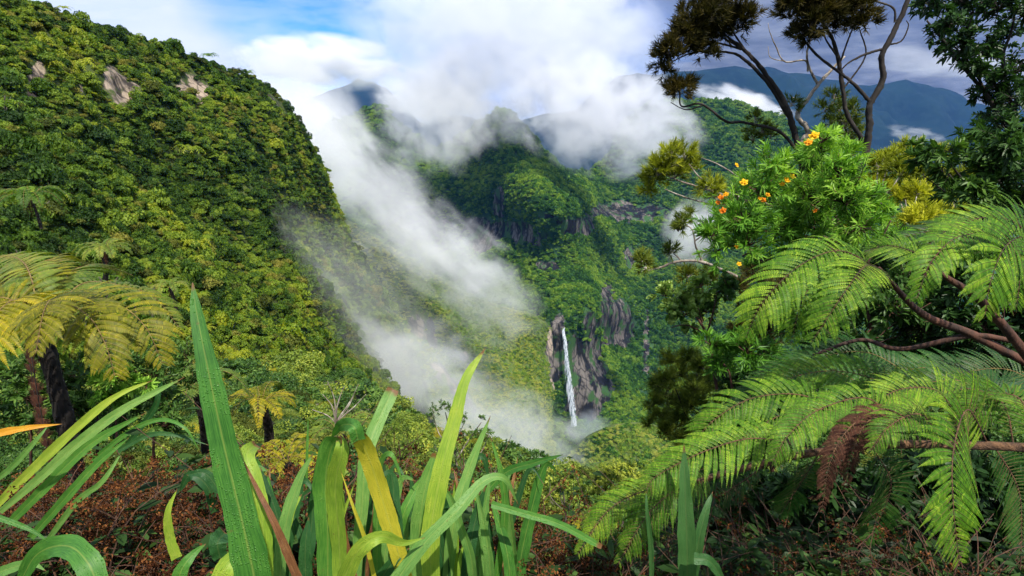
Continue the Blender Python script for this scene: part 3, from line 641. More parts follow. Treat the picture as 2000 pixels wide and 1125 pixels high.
def needles(mb, C, r, n, L, W, tone=0.5, flat=0.75, up=0.25, fill=1.0, ms=None, twigs=10, tr=0.0035):
    """heath-like clump: many short twigs bristling with fine leaves"""
    C = np.asarray(C, float); k = max(8, n//26); per = max(6, n//k)
    d = norm(rng.normal(size=(k, 3))); d[:, 2] = d[:, 2]*flat + up; d = norm(d)
    s0 = C + d*r*rng.uniform(0.2, 0.75, (k, 1))*fill; ln = r*rng.uniform(0.25, 0.5, k)
    dd = norm(d + [0, 0, 0.5] + rng.normal(size=(k, 3))*0.25)
    t = rng.random((k, per, 1)); B = (s0[:, None] + dd[:, None]*ln[:, None, None]*t).reshape(-1, 3)
    D2 = np.repeat(dd, per, 0); tip = norm(D2*1.1 + rng.normal(size=D2.shape)*0.55)
    nn = norm(np.cross(tip, rng.normal(size=tip.shape)))
    l = L*rng.uniform(0.7, 1.3, (len(B), 1)); w = W*rng.uniform(0.8, 1.2, (len(B), 1))
    v = np.stack([B - nn*w*0.5, B + nn*w*0.5, B + tip*l + nn*w*0.15, B + tip*l - nn*w*0.15], 1).reshape(-1, 3)
    i = np.arange(len(B))[:, None]*4
    tn = np.clip(tone + np.repeat(rng.normal(size=k)*0.16, per) + 0.10*rng.normal(size=len(B)) + 0.3*(t.reshape(-1) - 0.5), 0, 1)
    mb.add(v, i + [0, 1, 2, 3], None, np.repeat(tn, 4))
    if ms is not None:
        for j in rng.choice(k, min(twigs, k), replace=False):
            m_ = (C + s0[j])/2 + rng.normal(size=3)*r*0.08
            tube(ms, np.stack([C - [0, 0, r*0.3], m_, s0[j], s0[j] + dd[j]*ln[j]]), np.array([tr*1.5, tr*1.1, tr*0.8, tr*0.3]), 4, 0.5)
FERN_UP = np.array([-0.1, -0.55, 0.83])
def frond(parent, path, hw, npair, mat, stalkmat, nn=22, droop=0.35, fwd=0.45, normal=None, rr=0.004, bare=0.08, pw=None, tone=0.5, shape=0.8, name='frond', lenj=0.10, cup=0.0, prof=None):
    """a divided fern frond: stalk along path (world points), npair side leaflets each with two combs of small segments. The blade is one mesh, its midrib a child."""
    P = spline(path, 60)[:, :3]; up = norm(FERN_UP if normal is None else normal)
    T = norm(np.gradient(P, axis=0)); S = norm(np.cross(T, up[None])); Nf = norm(np.cross(S, T))
    Nf = np.where((Nf*up).sum(-1, keepdims=True) < 0, -Nf, Nf)
    mb = MB(); tt = bare + (1 - bare)*((np.arange(npair) + 0.5)/npair)
    plen = np.linalg.norm(np.diff(P, axis=0), axis=1).sum(); step = plen*(1 - bare)/npair
    mw = MB()
    for sg in (-1, 1):
        for k, t in enumerate(tt):
            x = t*59; i = min(int(x), 58); f = x - i
            b = P[i]*(1 - f) + P[i + 1]*f; Tk = T[i]; Sk = S[i]; Nk = Nf[i]
            u = (t - bare)/(1 - bare)
            pr = (np.sin(np.pi*min(1, u*0.80 + 0.16))**shape) if prof is None else np.interp(u, *prof)
            L = hw*max(0.05, pr)*(1 + lenj*rng.normal())
            if L < hw*0.04 or (0.06 < u < 0.95 and rng.random() < 0.035): continue
            if rng.random() < 0.05: L *= rng.uniform(0.35, 0.8)
            s = np.linspace(0, 1, nn); fw = fwd + 0.55*u
            fw = fw + 0.07*rng.normal(); dirs = norm(sg*Sk[None] + Nk[None]*0.06*rng.normal() + Tk[None]*(fw + 0.25*s[:, None]) + Nk[None]*(0.18 - 0.35*s[:, None]) + cup*Nk[None])
            dirs = dirs + np.array([0, 0, -1.0])[None]*droop*(s[:, None]**1.3)*1.2
            dirs = norm(dirs); Q = b + np.concatenate([[np.zeros(3)], np.cumsum((dirs[1:] + dirs[:-1])*0.5*L/(nn - 1), 0)])
            pl = (pw or step*0.80)*np.sin(np.pi*np.clip(s*0.93 + 0.05, 0, 1))**0.55*min(1, L/hw + 0.25)*np.clip((1.06 - s)*1.7, 0.06, 1)
            pl = pl*0.80; C0 = Q[:-1]; fwdv = dirs[:-1]; side = norm(np.cross(fwdv, Nk[None]))
            ds = L/(nn - 1)
            tn = np.clip(tone + 0.10*rng.normal() + 0.12*rng.normal(size=nn - 1), 0, 1)
            for s2 in (-1, 1):
                o = norm(side*s2 + fwdv*0.45 + Nk[None]*(-0.12))*pl[:-1, None] + np.array([0, 0, -0.10])*pl[:-1, None]
                a = C0 - fwdv*ds*0.02; bb = C0 + fwdv*ds*0.98; m1 = C0 + fwdv*ds*0.16 + o*0.78; m2 = C0 + fwdv*ds*0.80 + o*0.80 ; tp = C0 + fwdv*ds*0.62 + o*1.08
                v = np.stack([a, bb, m2, tp, m1], 1).reshape(-1, 3); ii = np.arange(nn - 1)[:, None]*5
                mb.add(v, ii + [0, 1, 2, 4], ii + [2, 3, 4], np.repeat(tn, 5))
            # leaflet midvein
            w0 = rr*0.22; i3 = np.arange(nn - 1)[:, None]*2
            vv = np.stack([Q - np.array([0, 0, w0]) + side[0]*0, Q + Nk*w0*1.5], 1).reshape(-1, 3)
            if nn >= 14: tube(mw, Q[::4] + Nk*0.0005, np.linspace(rr*0.30, rr*0.08, len(Q[::4])), 3)
    fo = mb.obj(name, mat, parent)
    tube(mw, P, np.linspace(rr, rr*0.22, 60), 6)
    mo = mw.obj('midrib', stalkmat, fo, origin=parent_loc(parent))
    return fo

# ------------------------------------------------------------------ foliage materials
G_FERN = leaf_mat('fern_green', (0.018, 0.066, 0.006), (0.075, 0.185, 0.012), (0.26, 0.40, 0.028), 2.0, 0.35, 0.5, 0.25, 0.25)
G_FERN2 = leaf_mat('fern_shade_green', (0.007, 0.032, 0.006), (0.020, 0.075, 0.012), (0.06, 0.15, 0.022), 2.0, 0.32, 0.45, 0.4, 0.25)  # deep green, darkened in the colour to stand for canopy shade
G_FERNY = leaf_mat('fern_yellow', (0.050, 0.070, 0.004), (0.20, 0.195, 0.008), (0.44, 0.34, 0.014), 1.3, 0.35, 0.5, 0.35, 0.35)
G_FERNYG = leaf_mat('fern_yellow_green', (0.04, 0.08, 0.012), (0.12, 0.18, 0.022), (0.26, 0.27, 0.035), 1.3, 0.35, 0.5, 0.35, 0.35)
G_DEAD = leaf_mat('fern_dead', (0.018, 0.008, 0.006), (0.055, 0.024, 0.016), (0.12, 0.05, 0.03), 6.0, 0.10, 0.8, 0.1, 0.2)
STALK = bark_mat('stalk_brown', (0.09, 0.05, 0.015), (0.24, 0.17, 0.05), 40)
STEMB = bark_mat('stem_brown', (0.05, 0.024, 0.010), (0.15, 0.075, 0.030), 60, (1, 1, 1))
STALKG = bark_mat('stalk_green', (0.10, 0.14, 0.03), (0.20, 0.22, 0.05), 40)
G_HYP = leaf_mat('shrub_bright', (0.035, 0.11, 0.012), (0.11, 0.27, 0.026), (0.28, 0.46, 0.055), 2.5, 0.38, 0.42, 0.4, 0.2)
G_ROUND = leaf_mat('round_leaf', (0.02, 0.06, 0.012), (0.06, 0.14, 0.025), (0.24, 0.34, 0.07), 5.0, 0.30, 0.35, 0.5, 0.2)
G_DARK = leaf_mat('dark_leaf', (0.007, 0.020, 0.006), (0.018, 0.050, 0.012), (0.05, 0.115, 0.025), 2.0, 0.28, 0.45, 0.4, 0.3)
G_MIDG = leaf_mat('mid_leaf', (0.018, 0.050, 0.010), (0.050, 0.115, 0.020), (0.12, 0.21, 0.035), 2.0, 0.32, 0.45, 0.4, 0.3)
G_HEATHD = leaf_mat('heath_dark', (0.008, 0.010, 0.003), (0.026, 0.026, 0.006), (0.07, 0.055, 0.012), 2.0, 0.22, 0.6, 0.2, 0.2)
G_HEATH = leaf_mat('heath_green', (0.030, 0.048, 0.008), (0.085, 0.125, 0.016), (0.20, 0.23, 0.03), 3.0, 0.30, 0.55, 0.25, 0.2)
G_HEATHY = leaf_mat('heath_yellow', (0.085, 0.11, 0.010), (0.24, 0.28, 0.018), (0.48, 0.48, 0.035), 3.0, 0.32, 0.55, 0.25, 0.2)
G_HEATHB = leaf_mat('heath_brown', (0.020, 0.018, 0.007), (0.060, 0.052, 0.015), (0.13, 0.12, 0.028), 3.0, 0.22, 0.6, 0.2, 0.2)
G_SHRUBY = leaf_mat('shrub_yellow_green', (0.045, 0.085, 0.012), (0.14, 0.21, 0.025), (0.34, 0.38, 0.05), 2.5, 0.32, 0.45, 0.4, 0.25)

# ------------------------------------------------------------------ near slope shrubs: individual ones and undergrowth
near = []
def np_(name, buf, mat, sm=None):
    me = buf.mesh(name); me.materials.append(mat); return bpy.data.objects.new(name, me)
def rosette_shrub(ncl, leaves, L, W, tall=0.9):
    mb = MB()
    for k in range(ncl):
        a = rng.uniform(0, 6.28); r = math.sqrt(rng.random())*0.78; z = (1 - 0.75*r*r)*tall*rng.uniform(0.55, 1.0)
        c = np.array([r*math.cos(a), r*math.sin(a), z]); o = norm(np.array([c[0], c[1], 1.0]))
        th = rng.uniform(0, 6.28, leaves); el = rng.uniform(0.0, 1.2, leaves)
        s1 = norm(np.cross(o, [0.3, 0.2, 0.9])); s2 = np.cross(o, s1)
        tip = np.cos(el)[:, None]*(np.cos(th)[:, None]*s1 + np.sin(th)[:, None]*s2) + np.sin(el)[:, None]*o
        leaf6(mb, np.repeat(c[None], leaves, 0) + rng.normal(size=(leaves, 3))*0.03, tip, np.repeat(o[None], leaves, 0), L*rng.uniform(.7, 1.2, leaves), W, np.clip(0.5 + 0.2*rng.normal() + 0.1*rng.normal(size=leaves), 0, 1), 0.1, 0.15)
    return mb
near_defs = [('leafy_shrub', crown_buf(26, 110, 0.085, 0.7, tall=0.9, lob=0.34), G_MIDG), ('small_leaved_shrub', crown_buf(34, 100, 0.065, 0.6, tall=0.8, lob=0.3), LM['olive']),
             ('rosette_shrub', rosette_shrub(55, 13, 0.20, 0.07), G_MIDG), ('yellow_green_shrub', rosette_shrub(60, 12, 0.16, 0.06), G_SHRUBY)]
def fernlet(nf=9):
    mb = MB()
    for k in range(nf):
        a = 2*np.pi*(k + rng.uniform(-.3, .3))/nf; L = rng.uniform(0.8, 1.15); n = 20
        t = np.linspace(0.03, 1, n); dr = np.array([math.cos(a), math.sin(a)]); sd = np.array([-dr[1], dr[0], 0]); up = rng.uniform(0.35, 0.6)
        P = np.stack([dr[0]*t*L, dr[1]*t*L, up*np.sin(t*2.4) - 0.35*t*t], -1); w = 0.26*np.sin(np.pi*np.clip(t*0.84 + 0.12, 0, 1))**0.7*L
        for i in range(n - 1):
            e = P[i + 1] - P[i]
            for sg in (-1, 1):
                K = 7; s = np.linspace(0, 1, K)[:, None]; Q = P[i] + sd*sg*w[i]*s + e*s*0.8 + np.array([0, 0, -0.10])*s**2*w[i]*3
                c = Q[:-1]; f = Q[1:] - Q[:-1]; pl = e*0.52*(1.0 - s[:-1]*0.65)
                v = np.concatenate([np.stack([c, c + f*0.9, c + f*0.8 + pl], 1), np.stack([c, c + f*0.9, c + f*0.8 - pl], 1)]).reshape(-1, 3)
                mb.add(v, None, np.arange(len(v)).reshape(-1, 3), 0.45 + 0.3*rng.random())
    return mb
near_defs += [('fern', fernlet(9), G_FERNYG), ('fern', fernlet(10), G_FERNY), ('bushy_shrub', crown_buf(22, 120, 0.10, 0.8, tall=1.2, lob=0.36), G_SHRUBY)]
nps = [np_('n%02d' % i, b, m) for i, (nm, b, m) in enumerate(near_defs)]
protocol('near_plants', nps)
X, D = sample_sheet('slope', lambda d: np.where(d < 4.2, 0.22, 0.42 + d*0.034), lambda x, y: (x > -120)*(x < 2150)*(y < 1130)*1.0)
ok = ((D > 4.2) | ((D > 2.3) & (X[:, 0]/D > -0.50) & (X[:, 0]/D < 0.36))) & (X[:, 1] < 60); X = X[ok]; D = D[ok]; n = len(X)
rad = (0.28 + D*0.028)*rng.uniform(0.6, 1.35, n); rad = np.where(D < 7, rad*0.8, rad); rad = np.where(D < 4.2, 0.26*rng.uniform(.7, 1.3, n), rad)
kr = rng.random(n) + 0.22*fbm(X, 0.25, 3, 2.0)
kind = np.select([kr < 0.18, kr < 0.36, kr < 0.52, kr < 0.64, kr < 0.80, kr < 0.90], [0, 1, 2, 3, 4, 5], 6)
pxx = X[:, 0]/X[:, 1]
kind = np.where((pxx > 0.28) & np.isin(kind, [3, 5, 6]), 2, kind)
scl = rad[:, None]*np.stack([rng.uniform(.85, 1.2, n), rng.uniform(.85, 1.2, n), rng.uniform(0.7, 1.15, n)], -1)
show = np.where(np.abs(pxx) < 0.98, rad/X[:, 1], 0); order = np.argsort(-show); big, rest = order[:120], order[120:]
stuff('undergrowth', X[rest], rots(len(rest)), scl[rest], kind[rest], pcol['near_plants'], 'mixed shrubs and ferns carpeting the near slope behind the foreground leaves', 'undergrowth')
NL = ['leafy mid green shrub on the near slope', 'small leaved olive shrub on the near slope', 'shrub of green leaf rosettes on the near slope', 'shrub of pale yellow green rosettes on the near slope',
      'yellow green ground fern on the near slope', 'golden yellow ground fern on the near slope', 'rounded bushy yellow green shrub on the near slope']
NG = ['leafy shrubs on the near slope', 'olive shrubs on the near slope', 'rosette shrubs on the near slope', 'yellow green rosette shrubs on the near slope', 'green ground ferns on the near slope', 'golden ground ferns on the near slope', 'bushy shrubs on the near slope']
for j in big:
    k_ = int(kind[j]); o = bpy.data.objects.new(near_defs[k_][0], nps[k_].data); COL.objects.link(o)
    o.location = tuple(map(float, X[j])); o.scale = tuple(map(float, scl[j])); o.rotation_euler = (0, 0, rnd.uniform(0, 6.28))
    tag(o, NL[k_], 'fern' if k_ in (4, 5) else 'shrub', NG[k_])
print('slope', n)

# ------------------------------------------------------------------ tree ferns
def fern_trunk(mb, base, top, r0, r1):
    P = spline([base, (np.array(base) + np.array(top))/2 + [r0*0.5, 0, 0], top], 26); rad = np.linspace(r0, r1, 26)*(1 + 0.05*rng.normal(size=26))
    tube(mb, P, rad, 14, 0.4, 0.03)
    n = 900; t = rng.random(n); i = (t*24.9).astype(int); a = rng.uniform(0, 6.28, n)
    o = np.stack([np.cos(a), np.sin(a), -0.2*np.ones(n)], -1); C = P[i] + o*rad[i][:, None]*0.9
    leaf_cards(mb, C, o, r0*0.9, 0.12, 0.3, 0.4, 0.9, tip=np.tile(np.array([[0, 0, -1.0]]), (n, 1)) + rng.normal(size=(n, 3))*0.3)
def tree_fern(label, px, py, D, Rr, trunk_h, nf, mat, group=None, lean=0.0, npair=20, nn=12, tr=0.09, droop=0.5, dead=2, name='tree_fern', up=0.42):
    top = at(px, py, D); base = top + np.array([lean, 0.15*trunk_h, -trunk_h])
    e = empty(name, base, label, 'tree fern', group)
    mb = MB(); fern_trunk(mb, base, top, tr, tr*0.75); mb.obj('trunk', BARKD, e)
    for k in range(nf):
        a = 2*np.pi*(k + rng.uniform(-.25, .25))/nf; L = Rr*rng.uniform(0.85, 1.12); u = up*rng.uniform(0.7, 1.25)
        d = np.array([math.cos(a), math.sin(a), 0])
        pth = [top, top + d*L*0.3 + [0, 0, L*u*0.75], top + d*L*0.65 + [0, 0, L*u*0.85], top + d*L*0.95 + [0, 0, L*u*0.35], top + d*L*1.1 + [0, 0, -L*0.12]]
        frond(e, pth, Rr*0.27, npair, mat, STALK, nn, droop, 0.35, normal=(0, 0, 1), rr=max(0.006, Rr*0.008), tone=0.5 + 0.1*rng.normal())
    for k in range(dead):
        a = rng.uniform(0, 6.28); d = np.array([math.cos(a)*0.3, math.sin(a)*0.3, 0])
        frond(e, [top, top + d*Rr*0.5 + [0, 0, -0.1*Rr], top + d*Rr*0.7 + [0, 0, -Rr*0.6]], Rr*0.09, 10, G_DEAD, STALK, 6, 0.6, normal=(d[0], d[1], 0.3), rr=0.005, name='dead_frond')
    return e
tree_fern('small bright green tree fern leaning on a dark trunk above the big golden fern', 204, 492, 24, 1.05, 1.6, 11, G_FERNYG, lean=-0.45, npair=16, nn=8, tr=0.11)
tree_fern('dull green tree fern with arching fronds right of the golden fern', 332, 562, 26, 0.85, 1.3, 9, G_FERNYG, npair=14, nn=8)
tree_fern('dark trunked tree fern standing behind the tall green blade', 383, 765, 8.5, 0.75, 1.2, 9, G_FERNYG, lean=-0.1, npair=18, nn=10, tr=0.08)
tree_fern('golden green tree fern at the middle of the near slope', 510, 790, 9.5, 0.62, 0.9, 9, G_FERNY, npair=16, nn=10)
tree_fern('yellow green tree fern on the rim of the near slope by the mist', 665, 850, 9.5, 0.72, 0.9, 9, G_FERNYG, npair=16, nn=10)
tree_fern('low green tree fern behind the centre of the tall blades', 560, 905, 7.0, 0.55, 0.5, 8, G_FERNY, npair=16, nn=10)
tree_fern('dark green tree fern at the left edge above the golden fern', 62, 392, 60, 3.2, 3.0, 11, LM['fernc'], npair=12, nn=6, tr=0.16)

# the big golden tree fern at the left
tp = at(86, 662, 3.9); bs = tp + np.array([-0.12, 0.1, -1.7])
e = empty('tree_fern', bs, 'large golden bronze tree fern with a thick black trunk at the left edge', 'tree fern')
mb = MB(); fern_trunk(mb, bs, tp, 0.066, 0.055); mb.obj('trunk', BARKD, e)
gold = [([(86, 662, 3.9), (150, 588, 3.7), (232, 596, 3.5), (285, 640, 3.4), (318, 712, 3.35)], 0.36), ([(86, 660, 3.9), (122, 600, 3.4), (170, 615, 3.1), (205, 670, 3.0), (225, 735, 2.95)], 0.34),
        ([(84, 660, 3.9), (50, 590, 3.5), (5, 600, 3.2), (-30, 670, 3.0), (-45, 745, 3.0)], 0.36), ([(82, 662, 3.9), (20, 585, 3.9), (-60, 600, 3.8), (-110, 680, 3.8)], 0.36),
        ([(88, 660, 3.95), (150, 560, 4.3), (225, 555, 4.6), (300, 580, 4.8), (350, 640, 4.8)], 0.34), ([(86, 658, 3.95), (130, 540, 4.5), (185, 520, 5.0), (250, 535, 5.4)], 0.34),
        ([(84, 658, 3.95), (90, 545, 4.4), (95, 510, 5.0), (105, 505, 5.7)], 0.36), ([(82, 660, 3.95), (40, 560, 4.2), (-20, 540, 4.6), (-80, 560, 4.9)], 0.36), ([(84, 660, 3.9), (60, 540, 4.2), (35, 505, 4.8), (0, 500, 5.4)], 0.34),
        ([(86, 661, 3.9), (100, 590, 3.2), (85, 610, 2.8), (70, 690, 2.65)], 0.30)]
for k, (pp, hw) in enumerate(gold):
    frond(e, pts(pp)[:, :3] + np.array([0, 0, -0.0]), hw*0.86, 34, G_FERNY if k not in (4, 5, 8) else G_FERNYG, STALK, 22, 0.65, 0.25, normal=(0.0, -0.45, 1), rr=0.006, tone=0.42 + 0.1*rng.random(), name='frond')
for k in range(2):
    a = rng.uniform(3.2, 6.2); d = np.array([math.cos(a)*0.25, math.sin(a)*0.2, 0])
    frond(e, [tp, tp + d*0.4, tp + d*0.6 + [0, 0, -0.6], tp + d*0.6 + [0, 0, -1.1]], 0.06, 14, G_DEAD, BARKD, 8, 0.6, normal=(d[0], -1, 0.2), rr=0.005, name='dead_frond')

# ------------------------------------------------------------------ green ferns on the right
def fern_plant(label, stems, fronds, mat, smat=STALK, base=None, group=None):
    base = pts([stems[0][0]])[0, :3] if base is None else base
    e = empty('fern_plant', base, label, 'fern', group)
    for s in stems:
        mb = MB(); P = pts(s); q = spline(P, 40); tube(mb, q[:, :3], q[:, 3]*q[:, 1]/1111.0, 9, 0.5, 0.03); mb.obj('stem', smat, e, smooth=True)
    for fr in fronds:
        pp, hw, npair = fr[:3]; kw = dict(fr[3]) if len(fr) > 3 else {}
        m_ = kw.pop('mat', mat); Dm = np.mean([p[2] for p in pp])
        frond(e, pts(pp)[:, :3], px2m(hw, Dm), int(npair*1.35), m_, kw.pop('smat', smat if smat is not STALK else STALK), kw.pop('nn', 26), kw.pop('droop', 0.35), kw.pop('fwd', 0.35), rr=kw.pop('rr', 0.0024), **kw)
    return e
nf = (-0.1, -0.8, 0.6)
fern_plant('lush bright green fern arching across the lower right corner on a brown stem',
  [[(2060, 880, 1.25, 11), (1960, 872, 1.3, 10), (1760, 868, 1.36, 9.5), (1600, 882, 1.42, 8.5), (1450, 915, 1.5, 7.5), (1330, 952, 1.55, 5.5), (1230, 1000, 1.6, 3)]],
  [([(1600, 882, 1.42), (1480, 856, 1.42), (1380, 880, 1.38), (1285, 928, 1.35), (1262, 955, 1.34)], 92, 30, dict(droop=.8, tone=.62)),
   ([(1640, 872, 1.5), (1590, 780, 1.6), (1480, 775, 1.62), (1395, 820, 1.6), (1340, 885, 1.58)], 78, 30, dict(droop=.6, tone=.55)),
   ([(1700, 868, 1.5), (1650, 810, 1.55), (1560, 800, 1.58), (1480, 835, 1.56), (1420, 885, 1.54)], 66, 26, dict(droop=.6, tone=.5)),
   ([(1330, 952, 1.55), (1255, 960, 1.5), (1185, 1000, 1.48), (1128, 1082, 1.45)], 62, 28, dict(droop=.9, tone=.6)),
   ([(1400, 930, 1.52), (1330, 950, 1.45), (1265, 1005, 1.42), (1208, 1100, 1.4)], 74, 28, dict(droop=.9, tone=.58)),
   ([(1760, 868, 1.36), (1700, 780, 1.4), (1600, 800, 1.38), (1540, 850, 1.3), (1510, 900, 1.28)], 70, 26, dict(droop=.7, tone=.5)),
   ([(1800, 868, 1.5), (1740, 760, 1.7), (1640, 725, 1.8), (1540, 740, 1.85), (1470, 790, 1.85)], 80, 28, dict(tone=.4)),
   ([(1930, 868, 1.32), (1890, 800, 1.25), (1862, 880, 1.12), (1862, 990, 1.06), (1874, 1098, 1.05)], 128, 27, dict(droop=.25, tone=.55, normal=(0.25, -0.9, 0.3), fwd=0.2, nn=30)),
   ([(1880, 868, 1.4), (1840, 770, 1.45), (1760, 760, 1.45), (1690, 800, 1.4)], 78, 24, dict(tone=.6)),
   ([(1980, 870, 1.4), (1960, 790, 1.45), (1900, 760, 1.5), (1830, 770, 1.5)], 78, 22, dict(tone=.5)),
   ([(2010, 870, 1.3), (2000, 790, 1.35), (1960, 770, 1.4), (1905, 800, 1.4), (1880, 850, 1.4)], 70, 22, dict(tone=.45)),
   ([(1840, 868, 1.3), (1800, 810, 1.25), (1740, 830, 1.2), (1700, 880, 1.18)], 66, 24, dict(droop=.7, tone=.66)),
   ([(1765, 812, 1.33), (1720, 800, 1.3), (1660, 835, 1.27), (1622, 900, 1.25), (1604, 1000, 1.25)], 42, 26, dict(mat=G_DEAD, droop=1.0, nn=14, name='dead_frond')),
   ([(1770, 815, 1.31), (1700, 820, 1.27), (1665, 880, 1.25), (1650, 960, 1.25)], 36, 20, dict(mat=G_DEAD, droop=1.0, nn=12, name='dead_frond')),
   ([(1500, 905, 1.55), (1420, 960, 1.7), (1340, 1000, 1.8)], 60, 20, dict(mat=G_FERN2, tone=.4)),
   ([(1700, 870, 1.6), (1740, 940, 1.7), (1720, 1010, 1.75), (1690, 1060, 1.75)], 90, 22, dict(mat=G_FERN2, normal=(0, -.9, .3))),
   ([(1600, 885, 1.6), (1560, 950, 1.75), (1520, 1010, 1.8)], 70, 18, dict(mat=G_FERN2, normal=(0, -.9, .3))),
   ([(1940, 868, 1.5), (1990, 960, 1.5), (1995, 1080, 1.45)], 80, 22, dict(mat=G_FERN2, normal=(0, -.9, .3)))], G_FERN, STEMB)
fern_plant('fern bed in green darkened for shade behind the bright fern at the right',
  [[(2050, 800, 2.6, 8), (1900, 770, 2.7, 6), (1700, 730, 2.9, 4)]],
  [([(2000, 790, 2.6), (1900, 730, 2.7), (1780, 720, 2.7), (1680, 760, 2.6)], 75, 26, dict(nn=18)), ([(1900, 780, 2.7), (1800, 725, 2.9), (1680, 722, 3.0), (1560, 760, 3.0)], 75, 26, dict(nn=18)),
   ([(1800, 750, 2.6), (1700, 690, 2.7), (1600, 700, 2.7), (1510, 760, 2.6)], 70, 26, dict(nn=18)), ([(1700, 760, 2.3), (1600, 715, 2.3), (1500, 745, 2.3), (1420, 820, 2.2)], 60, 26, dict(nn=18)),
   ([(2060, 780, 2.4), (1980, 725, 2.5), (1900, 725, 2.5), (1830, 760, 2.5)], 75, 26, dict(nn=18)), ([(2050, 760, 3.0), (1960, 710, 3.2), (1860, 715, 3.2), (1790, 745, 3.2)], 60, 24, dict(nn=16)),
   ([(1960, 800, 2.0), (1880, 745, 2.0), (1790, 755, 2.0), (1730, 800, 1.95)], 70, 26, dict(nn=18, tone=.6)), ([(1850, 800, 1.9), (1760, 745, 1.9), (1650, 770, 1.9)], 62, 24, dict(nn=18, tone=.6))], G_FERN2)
fern_plant('green tree fern with drooping fronds and red brown stems at the right edge',
  [[(2060, 745, 1.9, 9), (2010, 712, 1.95, 9), (1896, 652, 2.0, 8.5), (1800, 612, 2.05, 7), (1716, 524, 2.0, 4)], [(2060, 770, 1.9, 9), (2010, 700, 1.85, 10), (1920, 592, 1.8, 8.5), (1840, 536, 1.8, 5), (1800, 500, 1.8, 3)],
   [(1990, 668, 1.95, 5), (1896, 656, 2.0, 6), (1760, 682, 2.1, 5), (1680, 664, 2.2, 4), (1588, 694, 2.2, 3)]],
  [([(1716, 524, 2.0), (1640, 490, 1.95), (1560, 520, 1.9), (1490, 590, 1.85), (1456, 660, 1.85)], 92, 28, dict(droop=.75, tone=.5, nn=22)),
   ([(1716, 524, 2.0), (1690, 520, 1.8), (1650, 570, 1.7), (1584, 670, 1.68)], 78, 26, dict(droop=.5, tone=.55, nn=22)),
   ([(1700, 515, 2.05), (1630, 515, 1.95), (1570, 580, 1.88), (1545, 672, 1.85)], 66, 24, dict(droop=.7, tone=.45, nn=20)),
   ([(1840, 536, 1.8), (1800, 500, 1.8), (1740, 480, 1.85), (1690, 490, 1.9)], 62, 20, dict(tone=.5)),
   ([(1960, 620, 1.8), (1960, 480, 1.6), (1880, 460, 1.5), (1820, 510, 1.42), (1790, 585, 1.4)], 84, 28, dict(droop=.6, tone=.5)),
   ([(2040, 560, 1.7), (2010, 470, 1.55), (1965, 480, 1.42), (1935, 550, 1.36), (1924, 615, 1.35)], 112, 24, dict(droop=.5, tone=.45, normal=(0.1, -.9, .4))),
   ([(2050, 520, 1.8), (1990, 440, 1.8), (1920, 425, 1.8), (1850, 450, 1.8), (1800, 490, 1.8)], 60, 24, dict(tone=.5)),
   ([(2080, 600, 1.6), (2040, 490, 1.5), (2000, 520, 1.42), (1985, 600, 1.4)], 90, 22, dict(droop=.6, tone=.4, normal=(0.1, -.9, .4))),
   ([(2060, 480, 2.1), (1990, 420, 2.2), (1900, 430, 2.3), (1820, 450, 2.3), (1740, 470, 2.3)], 55, 24, dict(tone=.4, mat=G_FERN2))], G_FERN, BARKR)

